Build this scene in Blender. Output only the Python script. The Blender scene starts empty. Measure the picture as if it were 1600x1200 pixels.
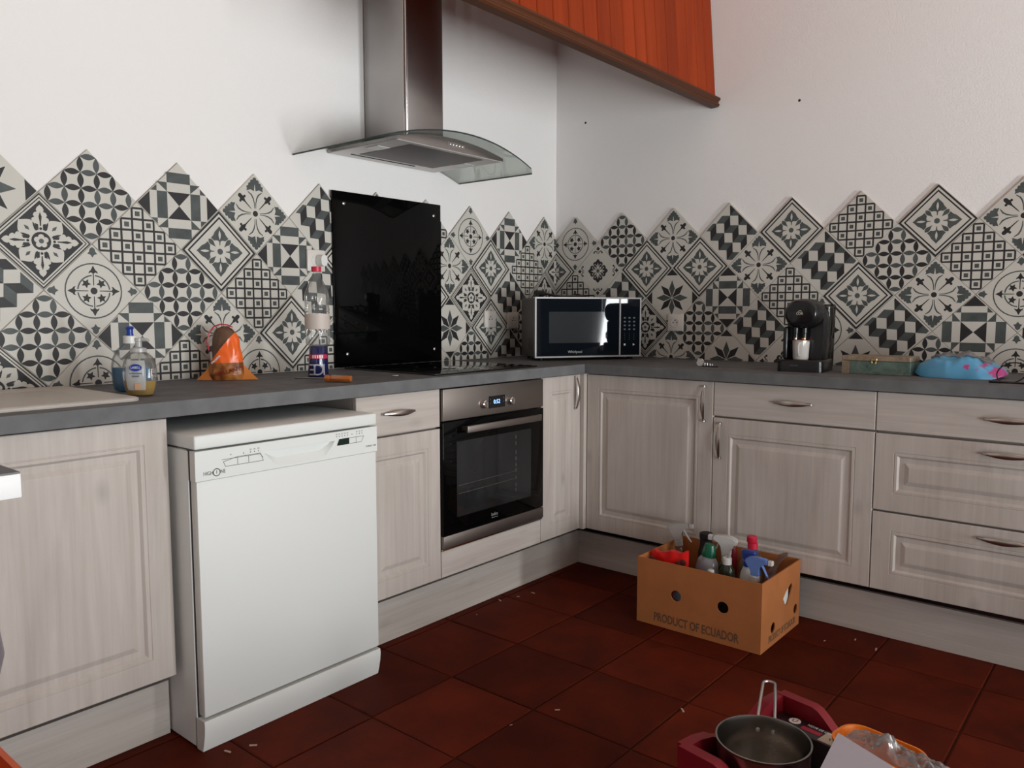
import bpy, bmesh, math, random
from mathutils import Vector, Matrix, noise

random.seed(7)
S = bpy.context.scene
COL = S.collection
PI = math.pi

# ------------------------------------------------------------------ camera, light, exposure
YAW, PITCH, ROLL = math.radians(39.739), math.radians(-5.262), math.radians(-0.05)
cd = bpy.data.cameras.new('camera')
cd.sensor_width = 36.0
cd.lens = 36.0 * 1245.6 / 1600.0
cd.clip_start = 0.02
cam = bpy.data.objects.new('camera', cd)
COL.objects.link(cam)
fw = Vector((math.cos(YAW) * math.cos(PITCH), math.sin(YAW) * math.cos(PITCH), math.sin(PITCH)))
rt = Vector((math.sin(YAW), -math.cos(YAW), 0))
up = rt.cross(fw)
cam.matrix_world = Matrix(((rt.x, up.x, -fw.x, -3.4766), (rt.y, up.y, -fw.y, -2.5842), (rt.z, up.z, -fw.z, 1.1534), (0, 0, 0, 1)))
S.camera = cam

S.view_settings.view_transform = 'Standard'
S.view_settings.look = 'None'
S.view_settings.gamma = 1.0
S.view_settings.use_curve_mapping = False
S.view_settings.exposure = 0.2
S.cycles.use_denoising = True
S.cycles.max_bounces = 10
S.cycles.diffuse_bounces = 5
S.cycles.transparent_max_bounces = 16
S.cycles.caustics_reflective = False
S.cycles.caustics_refractive = False

W = bpy.data.worlds.new('sky')
S.world = W
W.use_nodes = True
wn = W.node_tree
wn.nodes['Background'].inputs[0].default_value = (0.75, 0.85, 1.0, 1)
wn.nodes['Background'].inputs[1].default_value = 1.0


def window_light(name, x, z, w, h, y, power, color, rot, spread=PI):
    l = bpy.data.lights.new(name, 'AREA')
    l.shape = 'RECTANGLE'
    l.size, l.size_y = w, h
    l.energy = power
    l.color = color
    l.spread = spread
    o = bpy.data.objects.new(name, l)
    COL.objects.link(o)
    o.location = (x, y, z)
    o.rotation_euler = rot
    return o


WIN = (-1.87, -0.92, 0.06, 2.05)        # terrace door in the back wall (x0, x1, z0, z1); left leaf shuttered
GAP = -1.20                             # its right leaf stands open from here on
WIN3 = (-3.45, -2.15, 0.06, 2.05)       # second terrace door
WIN2 = (-4.0, -2.6, 0.9, 2.15)          # window in the left side wall, y range and z range
YB, XL, CEIL = -5.2, -6.0, 3.3
ZM, ZH = (WIN[2] + WIN[3]) / 2, WIN[3] - WIN[2]
# light thrown up into the room by the sunlit terrace outside
UPT, SPR = math.radians(90 + 36), math.radians(130)
window_light('daylight_open_door', (GAP + WIN[1]) / 2, ZM, WIN[1] - GAP, ZH, YB - 0.16, 62, (0.95, 0.99, 1.0), (UPT, 0, 0), SPR)
window_light('daylight_second_door', (WIN3[0] + WIN3[1]) / 2, ZM, WIN3[1] - WIN3[0], ZH, YB - 0.16, 92, (0.95, 0.99, 1.0), (UPT, 0, 0), SPR)
window_light('daylight_side', XL - 0.16, (WIN2[2] + WIN2[3]) / 2, WIN2[1] - WIN2[0], WIN2[3] - WIN2[2], (WIN2[0] + WIN2[1]) / 2, 2, (0.95, 0.98, 1.0), (PI / 2, 0, -PI / 2))

# ------------------------------------------------------------------ materials
MATS = {}


def new_mat(name):
    m = bpy.data.materials.new(name)
    m.use_nodes = True
    MATS[name] = m
    return m, m.node_tree.nodes, m.node_tree.links, m.node_tree.nodes['Principled BSDF']


def mat(name, col, rough=0.5, metal=0.0, spec=0.5, vary=0.0, scale=20.0, bump=0.0, bscale=80.0, coat=0.0, emit=None, aniso=0.0):
    m, N, L, P = new_mat(name)
    P.inputs['Base Color'].default_value = (*col, 1)
    P.inputs['Roughness'].default_value = rough
    P.inputs['Metallic'].default_value = metal
    P.inputs['Specular IOR Level'].default_value = spec
    P.inputs['Coat Weight'].default_value = coat
    if emit:
        P.inputs['Emission Color'].default_value = (*emit[0], 1)
        P.inputs['Emission Strength'].default_value = emit[1]
    if vary or bump:
        tc = N.new('ShaderNodeTexCoord')
    if vary:
        nz = N.new('ShaderNodeTexNoise')
        nz.inputs['Scale'].default_value = scale
        nz.inputs['Detail'].default_value = 5
        L.new(tc.outputs['Object'], nz.inputs['Vector'])
        r = N.new('ShaderNodeValToRGB')
        a, b = r.color_ramp.elements
        a.position, b.position = 0.3, 0.7
        a.color = (*[c * (1 - vary) for c in col], 1)
        b.color = (*[min(1, c * (1 + vary)) for c in col], 1)
        L.new(nz.outputs['Fac'], r.inputs['Fac'])
        L.new(r.outputs['Color'], P.inputs['Base Color'])
    if bump:
        nb = N.new('ShaderNodeTexNoise')
        nb.inputs['Scale'].default_value = bscale
        nb.inputs['Detail'].default_value = 4
        L.new(tc.outputs['Object'], nb.inputs['Vector'])
        b = N.new('ShaderNodeBump')
        b.inputs['Strength'].default_value = bump
        b.inputs['Distance'].default_value = 0.004
        L.new(nb.outputs['Fac'], b.inputs['Height'])
        L.new(b.outputs['Normal'], P.inputs['Normal'])
    return m


def wood(name, c0, c1, axis, fine=70.0, long=2.2, rough=0.5, knots=0.0, coat=0.0, c2=None, spec=0.5):
    """procedural grain running along one object axis, offset per object"""
    m, N, L, P = new_mat(name)
    tc = N.new('ShaderNodeTexCoord')
    oi = N.new('ShaderNodeObjectInfo')
    ad = N.new('ShaderNodeVectorMath'); ad.operation = 'MULTIPLY_ADD'
    cmb = N.new('ShaderNodeCombineXYZ')
    for k in range(3):
        L.new(oi.outputs['Random'], cmb.inputs[k])
    ad.inputs[1].default_value = (37, 51, 23)
    L.new(cmb.outputs[0], ad.inputs[0])
    L.new(tc.outputs['Object'], ad.inputs[2])
    mp = N.new('ShaderNodeMapping')
    sc = [fine, fine, fine]
    sc[axis] = long
    mp.inputs['Scale'].default_value = sc
    L.new(ad.outputs[0], mp.inputs['Vector'])
    n1 = N.new('ShaderNodeTexNoise'); n1.inputs['Scale'].default_value = 1.0
    n1.inputs['Detail'].default_value = 6; n1.inputs['Roughness'].default_value = 0.65
    n1.inputs['Distortion'].default_value = 0.4
    L.new(mp.outputs[0], n1.inputs['Vector'])
    mp2 = N.new('ShaderNodeMapping')
    s2 = [fine * 0.12] * 3
    s2[axis] = long * 0.6
    mp2.inputs['Scale'].default_value = s2
    L.new(ad.outputs[0], mp2.inputs['Vector'])
    n2 = N.new('ShaderNodeTexNoise'); n2.inputs['Scale'].default_value = 1.0
    n2.inputs['Detail'].default_value = 3; n2.inputs['Distortion'].default_value = 1.2
    L.new(mp2.outputs[0], n2.inputs['Vector'])
    mx = N.new('ShaderNodeMath'); mx.operation = 'ADD'
    h1 = N.new('ShaderNodeMath'); h1.operation = 'MULTIPLY'; h1.inputs[1].default_value = 0.5
    h2 = N.new('ShaderNodeMath'); h2.operation = 'MULTIPLY'; h2.inputs[1].default_value = 0.5
    L.new(n1.outputs['Fac'], h1.inputs[0]); L.new(n2.outputs['Fac'], h2.inputs[0])
    L.new(h1.outputs[0], mx.inputs[0]); L.new(h2.outputs[0], mx.inputs[1])
    r = N.new('ShaderNodeValToRGB')
    a, b = r.color_ramp.elements
    a.position, b.position = 0.34, 0.66
    a.color = (*c0, 1); b.color = (*c1, 1)
    L.new(mx.outputs[0], r.inputs['Fac'])
    out = r.outputs['Color']
    if knots:
        mp3 = N.new('ShaderNodeMapping')
        s3 = [7.0] * 3
        s3[axis] = 4.0
        mp3.inputs['Scale'].default_value = s3
        L.new(ad.outputs[0], mp3.inputs['Vector'])
        vo = N.new('ShaderNodeTexVoronoi'); vo.inputs['Scale'].default_value = 1.0
        L.new(mp3.outputs[0], vo.inputs['Vector'])
        rk = N.new('ShaderNodeValToRGB')
        rk.color_ramp.elements[0].position, rk.color_ramp.elements[1].position = 0.03, 0.16
        rk.color_ramp.elements[0].color = (1 - knots, 1 - knots, 1 - knots, 1)
        rk.color_ramp.elements[1].color = (1, 1, 1, 1)
        L.new(vo.outputs['Distance'], rk.inputs['Fac'])
        mm = N.new('ShaderNodeMix'); mm.data_type = 'RGBA'; mm.blend_type = 'MULTIPLY'
        mm.inputs[0].default_value = 1.0
        L.new(out, mm.inputs[6]); L.new(rk.outputs['Color'], mm.inputs[7])
        out = mm.outputs[2]
    if c2:
        hv = N.new('ShaderNodeHueSaturation')
        mr = N.new('ShaderNodeMapRange')
        mr.inputs['To Min'].default_value, mr.inputs['To Max'].default_value = c2
        L.new(oi.outputs['Random'], mr.inputs['Value'])
        L.new(mr.outputs[0], hv.inputs['Value'])
        L.new(out, hv.inputs['Color'])
        out = hv.outputs['Color']
    L.new(out, P.inputs['Base Color'])
    P.inputs['Roughness'].default_value = rough
    P.inputs['Coat Weight'].default_value = coat
    P.inputs['Specular IOR Level'].default_value = spec
    P.inputs['Coat Roughness'].default_value = 0.25
    b = N.new('ShaderNodeBump'); b.inputs['Strength'].default_value = 0.12; b.inputs['Distance'].default_value = 0.002
    L.new(n1.outputs['Fac'], b.inputs['Height']); L.new(b.outputs['Normal'], P.inputs['Normal'])
    return m


def clear(name, tint, refl=0.35, rough=0.06, body=0.0, bodycol=(0.8, 0.8, 0.8)):
    """thin clear sheet: see-through with a reflection that grows at grazing angles"""
    m, N, L, P = new_mat(name)
    N.remove(P)
    out = N['Material Output']
    tr = N.new('ShaderNodeBsdfTransparent'); tr.inputs[0].default_value = (*tint, 1)
    gl = N.new('ShaderNodeBsdfGlossy'); gl.inputs['Roughness'].default_value = rough
    lw = N.new('ShaderNodeLayerWeight'); lw.inputs['Blend'].default_value = 0.25
    mu = N.new('ShaderNodeMath'); mu.operation = 'MULTIPLY_ADD'
    mu.inputs[1].default_value = refl; mu.inputs[2].default_value = 0.03
    L.new(lw.outputs['Fresnel'], mu.inputs[0])
    mx = N.new('ShaderNodeMixShader')
    L.new(mu.outputs[0], mx.inputs[0]); L.new(tr.outputs[0], mx.inputs[1]); L.new(gl.outputs[0], mx.inputs[2])
    last = mx
    if body:
        df = N.new('ShaderNodeBsdfPrincipled')
        df.inputs['Base Color'].default_value = (*bodycol, 1); df.inputs['Roughness'].default_value = 0.3
        m2 = N.new('ShaderNodeMixShader'); m2.inputs[0].default_value = body
        L.new(mx.outputs[0], m2.inputs[1]); L.new(df.outputs[0], m2.inputs[2])
        last = m2
    L.new(last.outputs[0], out.inputs[0])
    return m


M_WALL = mat('white_render', (0.82, 0.795, 0.78), 0.85, bump=0.25, bscale=140)
M_CEIL = wood('ceiling_boards', (0.52, 0.38, 0.31), (0.64, 0.49, 0.41), 0, rough=0.6)
M_GROUT = mat('grout', (0.34, 0.31, 0.275), 0.9)
T_WHITE = mat('tile_white', (0.56, 0.535, 0.485), 0.4, spec=0.3, vary=0.03, scale=9)
T_DARK = mat('tile_black', (0.027, 0.025, 0.026), 0.45, spec=0.25, vary=0.15, scale=25)
T_MID = mat('tile_grey', (0.072, 0.082, 0.080), 0.45, spec=0.25, vary=0.2, scale=25)
TM = [T_WHITE, T_DARK, T_MID]
WV = wood('washed_oak_upright', (0.43, 0.375, 0.338), (0.57, 0.515, 0.475), 2, fine=55, knots=0.2, rough=0.55)
WH = wood('washed_oak_level', (0.43, 0.375, 0.338), (0.57, 0.515, 0.475), 0, knots=0.16, rough=0.55)
M_CARC = mat('carcass_board', (0.30, 0.26, 0.24), 0.6, vary=0.05)
M_TOP = mat('grey_laminate', (0.145, 0.145, 0.150), 0.55, spec=0.08, vary=0.16, scale=14, bump=0.05, bscale=300)
M_STEEL = mat('brushed_steel', (0.46, 0.44, 0.43), 0.34, 1.0, bump=0.03, bscale=300)
M_CHIM = mat('hood_steel', (0.36, 0.34, 0.33), 0.26, 1.0, vary=0.08, scale=6)
M_STEELD = mat('dark_steel', (0.27, 0.235, 0.215), 0.42, 1.0)
M_CHROME = mat('chrome', (0.75, 0.73, 0.72), 0.12, 1.0)
M_PEWTER = mat('pewter', (0.45, 0.40, 0.36), 0.28, 1.0)
M_BGLASS = mat('black_glass', (0.002, 0.002, 0.002), 0.03, spec=0.13)
M_HOB = mat('hob_glass', (0.004, 0.004, 0.004), 0.02, spec=0.85)
M_BLACK = mat('black_plastic', (0.008, 0.008, 0.009), 0.22)
M_BLACKM = mat('black_matt', (0.012, 0.011, 0.012), 0.6)
M_WHITEP = mat('white_plastic', (0.72, 0.72, 0.70), 0.35)
M_ENAMEL = mat('white_enamel', (0.74, 0.755, 0.735), 0.5, spec=0.4)
M_GREYPRINT = mat('grey_print', (0.10, 0.10, 0.11), 0.5)
M_INK = mat('dark_ink', (0.03, 0.03, 0.035), 0.5)
M_RESIN = mat('sink_resin', (0.56, 0.52, 0.475), 0.4, vary=0.03, scale=60)
M_SOCK = mat('socket_white', (0.66, 0.62, 0.58), 0.35)
M_CARD = mat('cardboard', (0.40, 0.145, 0.050), 0.9, spec=0.15, vary=0.07, scale=12)
M_CARDINK = mat('cardboard_ink', (0.13, 0.062, 0.03), 0.8)
M_RED = mat('red_plastic', (0.20, 0.006, 0.014), 0.42, spec=0.35)
M_REDB = mat('bright_red', (0.65, 0.01, 0.008), 0.35)
M_REDC = mat('red_cap', (0.55, 0.015, 0.045), 0.35)
M_BLUE = mat('blue_cap', (0.008, 0.04, 0.30), 0.3)
M_BLUET = mat('blue_trigger', (0.13, 0.22, 0.52), 0.25)
M_GREENC = mat('green_cap', (0.0, 0.10, 0.045), 0.25)
M_ORANGE = mat('orange_plastic', (0.80, 0.20, 0.01), 0.35)
M_ORANGEF = mat('orange_film', (0.85, 0.13, 0.015), 0.25)
M_PAPER = mat('lilac_card', (0.36, 0.33, 0.37), 0.7)
M_CLEAR = clear('clear_plastic', (0.88, 0.88, 0.87), 0.6, 0.08, body=0.05, bodycol=(0.75, 0.75, 0.75))
M_CLEARB = clear('crinkled_film', (0.80, 0.79, 0.78), 0.7, 0.12, body=0.18, bodycol=(0.7, 0.68, 0.68))
M_HGLASS = clear('hood_glass', (0.86, 0.89, 0.87), 0.5, 0.02)
M_GEDGE = mat('glass_edge', (0.015, 0.03, 0.03), 0.1)
M_SMOKE = clear('smoked_tank', (0.22, 0.21, 0.20), 0.5, 0.05)
M_WGLASS = clear('window_pane', (0.95, 0.97, 0.96), 0.3, 0.01)

# floor tile: oiled terracotta
def floor_mat():
    m, N, L, P = new_mat('terracotta')
    tc = N.new('ShaderNodeTexCoord'); oi = N.new('ShaderNodeObjectInfo')
    cmb = N.new('ShaderNodeCombineXYZ')
    for k in range(3):
        L.new(oi.outputs['Random'], cmb.inputs[k])
    ad = N.new('ShaderNodeVectorMath'); ad.operation = 'MULTIPLY_ADD'
    ad.inputs[1].default_value = (31, 17, 47)
    L.new(cmb.outputs[0], ad.inputs[0]); L.new(tc.outputs['Object'], ad.inputs[2])
    n = N.new('ShaderNodeTexNoise'); n.inputs['Scale'].default_value = 5; n.inputs['Detail'].default_value = 7; n.inputs['Roughness'].default_value = 0.6
    L.new(ad.outputs[0], n.inputs['Vector'])
    r = N.new('ShaderNodeValToRGB')
    e = r.color_ramp.elements
    e[0].position, e[1].position = 0.3, 0.72
    e[0].color = (0.055, 0.008, 0.004, 1); e[1].color = (0.112, 0.015, 0.005, 1)
    L.new(n.outputs['Fac'], r.inputs['Fac'])
    hv = N.new('ShaderNodeHueSaturation')
    mr = N.new('ShaderNodeMapRange'); mr.inputs['To Min'].default_value = 0.75; mr.inputs['To Max'].default_value = 1.2
    L.new(oi.outputs['Random'], mr.inputs['Value']); L.new(mr.outputs[0], hv.inputs['Value'])
    L.new(r.outputs['Color'], hv.inputs['Color']); L.new(hv.outputs['Color'], P.inputs['Base Color'])
    P.inputs['Roughness'].default_value = 0.6
    P.inputs['Specular IOR Level'].default_value = 0.06
    b = N.new('ShaderNodeBump'); b.inputs['Strength'].default_value = 0.25; b.inputs['Distance'].default_value = 0.003
    L.new(n.outputs['Fac'], b.inputs['Height']); L.new(b.outputs['Normal'], P.inputs['Normal'])
    return m


M_TERRA = floor_mat()
M_JOINT = mat('floor_joint', (0.045, 0.012, 0.008), 0.9, spec=0.1)
M_PLANK = wood('red_varnished_pine', (0.19, 0.020, 0.0025), (0.30, 0.038, 0.005), 2, fine=45, long=1.2, rough=0.5, spec=0.12, c2=(0.8, 1.1))
M_MOULD = wood('brown_moulding', (0.048, 0.014, 0.005), (0.08, 0.024, 0.008), 0, fine=60, long=1.5, rough=0.45, spec=0.2)

# ------------------------------------------------------------------ mesh helpers


class B:
    def __init__(s):
        s.bm = bmesh.new()

    def _new(s, faces, m):
        for f in faces:
            f.material_index = m

    def box(s, x0, x1, y0, y1, z0, z1, m=0, bev=0.0, seg=2, M=None):
        V = [s.bm.verts.new((x, y, z)) for x in (x0, x1) for y in (y0, y1) for z in (z0, z1)]
        F = [s.bm.faces.new([V[i] for i in q]) for q in ((0, 1, 3, 2), (4, 6, 7, 5), (0, 4, 5, 1), (2, 3, 7, 6), (0, 2, 6, 4), (1, 5, 7, 3))]
        s._new(F, m)
        if M is not None:
            for v in V:
                v.co = M @ v.co
        if bev:
            E = list({e for f in F for e in f.edges})
            r = bmesh.ops.bevel(s.bm, geom=E, offset=bev, segments=seg, affect='EDGES', profile=0.5)
            s._new(r['faces'], m)
        return s

    def ring(s, pts):
        return [s.bm.verts.new(p) for p in pts]

    def loft(s, rings, m=0, cap0=True, cap1=True, closed=True):
        R = [s.ring(r) for r in rings]
        n = len(R[0])
        for a, b in zip(R, R[1:]):
            for i in range(n if closed else n - 1):
                j = (i + 1) % n
                f = s.bm.faces.new((a[i], a[j], b[j], b[i]))
                f.material_index = m
        if closed and cap0:
            s.bm.faces.new(R[0][::-1]).material_index = m
        if closed and cap1:
            s.bm.faces.new(R[-1]).material_index = m
        return s

    def lathe(s, prof, n=24, c=(0, 0, 0), m=0, sx=1.0, sy=1.0, M=None, cap0=True, cap1=True):
        rings = []
        for r, z in prof:
            pts = []
            for k in range(n):
                a = 2 * PI * k / n
                p = Vector((r * sx * math.cos(a), r * sy * math.sin(a), z))
                if M is not None:
                    p = M @ p
                pts.append(p + Vector(c))
            rings.append(pts)
        return s.loft(rings, m, cap0, cap1)

    def tube(s, pts, r, n=8, m=0, closed=False):
        pts = [Vector(p) for p in pts]
        k = len(pts)
        rings = []
        prev = None
        for i, p in enumerate(pts):
            a = pts[(i - 1) % k] if (i > 0 or closed) else p
            b = pts[(i + 1) % k] if (i < k - 1 or closed) else p
            t = (b - a).normalized()
            if prev is None:
                ref = Vector((0, 0, 1)) if abs(t.z) < 0.9 else Vector((1, 0, 0))
                u = t.cross(ref).normalized()
            else:
                u = (prev - t * prev.dot(t)).normalized()
            prev = u
            w = t.cross(u)
            rr = r[i] if isinstance(r, (list, tuple)) else r
            ru, rw = rr if isinstance(rr, (list, tuple)) else (rr, rr)
            rings.append([p + u * ru * math.cos(2 * PI * j / n) + w * rw * math.sin(2 * PI * j / n) for j in range(n)])
        if closed:
            rings.append(rings[0])
        s.loft(rings, m, not closed, not closed)
        if closed:
            bmesh.ops.remove_doubles(s.bm, verts=s.bm.verts, dist=1e-6)
        return s

    def prism(s, poly, y0, y1, m=0):
        """polygon in local x,z extruded along y"""
        return s.loft([[(x, y0, z) for x, z in poly], [(x, y1, z) for x, z in poly]], m)

    def slab(s, poly, z0, z1, m=0):
        return s.loft([[(x, y, z0) for x, y in poly], [(x, y, z1) for x, y in poly]], m)

    def face(s, pts, m=0):
        f = s.bm.faces.new([s.bm.verts.new(p) for p in pts])
        f.material_index = m
        return s

    def holed(s, outer, holes, th, M, m=0):
        """flat panel in local (x, z) with holes, thickness along +y, then moved by M"""
        E = []
        for lp in [outer] + holes:
            vs = [s.bm.verts.new((x, 0, z)) for x, z in lp]
            E += [s.bm.edges.new((vs[i], vs[(i + 1) % len(vs)])) for i in range(len(vs))]
        r = bmesh.ops.triangle_fill(s.bm, use_beauty=True, use_dissolve=False, edges=E)
        fs = [g for g in r['geom'] if isinstance(g, bmesh.types.BMFace)]
        ex = bmesh.ops.extrude_face_region(s.bm, geom=fs)
        nv = [g for g in ex['geom'] if isinstance(g, bmesh.types.BMVert)]
        for v in nv:
            v.co.y += th
        allv = {v for f in fs for v in f.verts} | set(nv)
        for v in allv:
            v.co = M @ v.co
        s._new({f for v in allv for f in v.link_faces}, m)
        return s

    def build(s, name, mats, parent=None, loc=(0, 0, 0), rot=(0, 0, 0), smooth=35, recalc=True):
        if recalc:
            bmesh.ops.recalc_face_normals(s.bm, faces=s.bm.faces)
        me = bpy.data.meshes.new(name)
        s.bm.to_mesh(me)
        s.bm.free()
        if not isinstance(mats, (list, tuple)):
            mats = [mats]
        for q in mats:
            me.materials.append(q)
        if smooth:
            for p in me.polygons:
                p.use_smooth = True
            me.set_sharp_from_angle(angle=math.radians(smooth))
        return link(name, me, parent, loc, rot)


def link(name, data, parent=None, loc=(0, 0, 0), rot=(0, 0, 0)):
    o = bpy.data.objects.new(name, data)
    COL.objects.link(o)
    o.location = loc
    o.rotation_euler = rot
    if parent:
        o.parent = parent
    return o


def tag(o, label, cat, group=None):
    o['label'] = label
    o['category'] = cat
    if group:
        o['group'] = group
    return o


def thing(name, label, cat, loc=(0, 0, 0), rz=0.0, group=None):
    return tag(link(name, None, None, loc, (0, 0, rz)), label, cat, group)


def structure(o, label=None):
    o['kind'] = 'structure'
    if label:
        o['label'] = label
    return o


def text(name, body, size, parent, loc, mt, rot=(PI / 2, 0, 0), extrude=0.0002, align='CENTER', sx=1.0, bold=0.0):
    cu = bpy.data.curves.new(name, 'FONT')
    cu.body = body
    cu.size = size
    cu.extrude = extrude
    cu.offset = bold
    cu.align_x = align
    cu.align_y = 'CENTER'
    cu.resolution_u = 3
    t = bpy.data.objects.new(name, cu)
    me = bpy.data.meshes.new_from_object(t)
    bpy.data.objects.remove(t)
    bpy.data.curves.remove(cu)
    me.name = name
    me.materials.clear()
    me.materials.append(mt)
    o = link(name, me, parent, loc, rot)
    o.scale = (sx, 1, 1)
    return o


def circ(cx, cz, r, n=20, rx=None):
    rx = rx or r
    return [(cx + rx * math.cos(2 * PI * k / n), cz + r * math.sin(2 * PI * k / n)) for k in range(n)]


def rrect(x0, x1, y0, y1, r, n=5):
    P = []
    for cx, cy, a0 in ((x1 - r, y1 - r, 0), (x0 + r, y1 - r, PI / 2), (x0 + r, y0 + r, PI), (x1 - r, y0 + r, 1.5 * PI)):
        for k in range(n + 1):
            a = a0 + PI / 2 * k / n
            P.append((cx + r * math.cos(a), cy + r * math.sin(a)))
    return P


# ------------------------------------------------------------------ the room
RW = -PI / 2        # rotation of everything that stands on the right-hand wall (local front = -y)

floor = structure(B().box(XL, 0, YB, 0, -0.06, -0.004).build('floor', M_JOINT), 'dark red terracotta tiled kitchen floor')
fb = B()
P_ = 0.3265
hs = P_ / 2 - 0.0022
fb.loft([[(x * (hs), y * hs, -0.02) for x, y in ((-1, -1), (1, -1), (1, 1), (-1, 1))],
         [(x * hs, y * hs, -0.002) for x, y in ((-1, -1), (1, -1), (1, 1), (-1, 1))],
         [(x * (hs - 0.004), y * (hs - 0.004), 0) for x, y in ((-1, -1), (1, -1), (1, 1), (-1, 1))]])
ft = fb.build('tile', M_TERRA, floor, (0, 0, 0), smooth=0)
ftm = ft.data
first = True
for i in range(19):
    for j in range(16):
        x = -0.425 + P_ / 2 - (i) * P_ - P_ * 0 
        y = -0.56 + P_ / 2 + P_ - j * P_
        if x < XL + 0.15 or y < YB + 0.12:
            continue
        if first:
            o = ft
            first = False
        else:
            o = ft.copy()
            COL.objects.link(o)
            o.parent = floor
        o.location = (x + random.uniform(-.0012, .0012), y + random.uniform(-.0012, .0012), random.uniform(-.0008, 0))
        o.rotation_euler = (0, 0, random.choice((0, PI / 2, PI, 1.5 * PI)) + random.uniform(-.004, .004))

wall_l = structure(B().box(XL, 0.15, 0, 0.15, 0, CEIL).build('wall_left', M_WALL), 'white rendered wall behind the cooker with patterned tiles')
wall_r = structure(B().box(0, -YB, 0, 0.15, 0, CEIL).build('wall_right', M_WALL, None, (0, 0, 0), (0, 0, RW)), 'white rendered wall behind the coffee machine with patterned tiles')
structure(B().box(XL, 0, YB, 0, CEIL, CEIL + 0.1).build('ceiling', M_CEIL), 'pale boarded ceiling')
wb = B()
for q in ((XL, WIN3[0], 0, CEIL), (WIN3[1], WIN[0], 0, CEIL), (WIN[1], 0, 0, CEIL), (WIN3[0], WIN3[1], WIN[3], CEIL), (WIN3[0], WIN3[1], 0, WIN[2]), (WIN[0], WIN[1], WIN[3], CEIL), (WIN[0], WIN[1], 0, WIN[2])):
    wb.box(q[0], q[1], YB - 0.12, YB, q[2], q[3])
structure(wb.build('wall_back', M_WALL), 'white wall with the terrace doors')
ws = B()
for q in ((YB, WIN2[0], 0, CEIL), (WIN2[1], 0, 0, CEIL), (WIN2[0], WIN2[1], WIN2[3], CEIL), (WIN2[0], WIN2[1], 0, WIN2[2])):
    ws.box(XL - 0.12, XL, q[0], q[1], q[2], q[3])
structure(ws.build('wall_side', M_WALL), 'white wall with a small window')


def glazed(name, axis, a0, a1, z0, z1, pos, cols, rows):
    root = structure(link(name, None), 'white framed glazed opening')
    fr = B()

    def bar(p0, p1, q0, q1):
        if axis == 0:
            fr.box(p0, p1, pos - 0.03, pos + 0.03, q0, q1)
        else:
            fr.box(pos - 0.03, pos + 0.03, p0, p1, q0, q1)
    t = 0.05
    bar(a0, a1, z0, z0 + t); bar(a0, a1, z1 - t, z1); bar(a0, a0 + t, z0, z1); bar(a1 - t, a1, z0, z1)
    for c in range(1, cols):
        x = a0 + (a1 - a0) * c / cols
        bar(x - 0.045, x + 0.045, z0, z1)
    for r_ in range(1, rows):
        z = z0 + (z1 - z0) * r_ / rows
        bar(a0, a1, z - 0.015, z + 0.015)
    fr.build('window_frame', M_WHITEP, root, smooth=0)
    g = B()
    if axis == 0:
        g.box(a0, a1, pos - 0.004, pos + 0.004, z0, z1)
    else:
        g.box(pos - 0.004, pos + 0.004, a0, a1, z0, z1)
    g.build('pane', M_WGLASS, root, smooth=0)


glazed('door_1', 0, WIN3[0], WIN3[1], WIN[2], WIN[3], YB - 0.06, 2, 1)
structure(B().box(WIN[0], GAP, YB - 0.09, YB - 0.04, WIN[2], WIN[3], bev=0.004).build('door_2', M_MOULD, smooth=0), 'closed brown shutter leaf of the terrace door')
glazed('window_1', 1, WIN2[0], WIN2[1], WIN2[2], WIN2[3], XL - 0.06, 2, 1)

# ------------------------------------------------------------------ patterned wall tiles
HD = 0.1414          # half diagonal of a 20 cm tile
PT = 0.2855          # pitch between tile points
TH = 0.009


def pat_leaf(rng):
    s = 0.335
    out = []
    for k in range(-3, 3):
        v = (k + 0.5) * s
        w = 2 - (k if k >= 0 else -k - 1)
        for j in range(-w, w + 1):
            for sw in (0, 1):
                pts = []
                n = 7
                for q in range(n + 1):
                    t = q / n
                    pts.append(((t - 0.5) * s, 0.2 * s * math.sin(PI * t)))
                for q in range(n - 1, 0, -1):
                    t = q / n
                    pts.append(((t - 0.5) * s, -0.2 * s * math.sin(PI * t)))
                P = [((x + j * s), (y + v)) for x, y in pts]
                if sw:
                    P = [(b, a) for a, b in P]
                out.append((1, rng.choice((1, 2)), P))
    return out


def sq(cx, cy, h):
    return [(cx - h, cy - h), (cx + h, cy - h), (cx + h, cy + h), (cx - h, cy + h)]


def pat_check(rng):
    c = 0.247
    out = []
    for i in range(-3, 4):
        for j in range(-3, 4):
            if abs(i) + abs(j) > 3:
                continue
            h = c * 0.59
            ch = c * 0.16
            P = [(-h + ch, -h), (h - ch, -h), (h, -h + ch), (h, h - ch), (h - ch, h), (-h + ch, h), (-h, h - ch), (-h, -h + ch)]
            out.append((1, 1, [(x + i * c, y + j * c) for x, y in P]))
            out.append((2, 0, sq(i * c, j * c, c * 0.40)))
            if (abs(i) + abs(j)) % 2:
                out.append((3, 1, sq(i * c, j * c, c * 0.215)))
                out.append((4, 2, sq(i * c, j * c, c * 0.185)))
    return out


def rect(x0, x1, y0, y1):
    return [(x0, y0), (x1, y0), (x1, y1), (x0, y1)]


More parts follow.
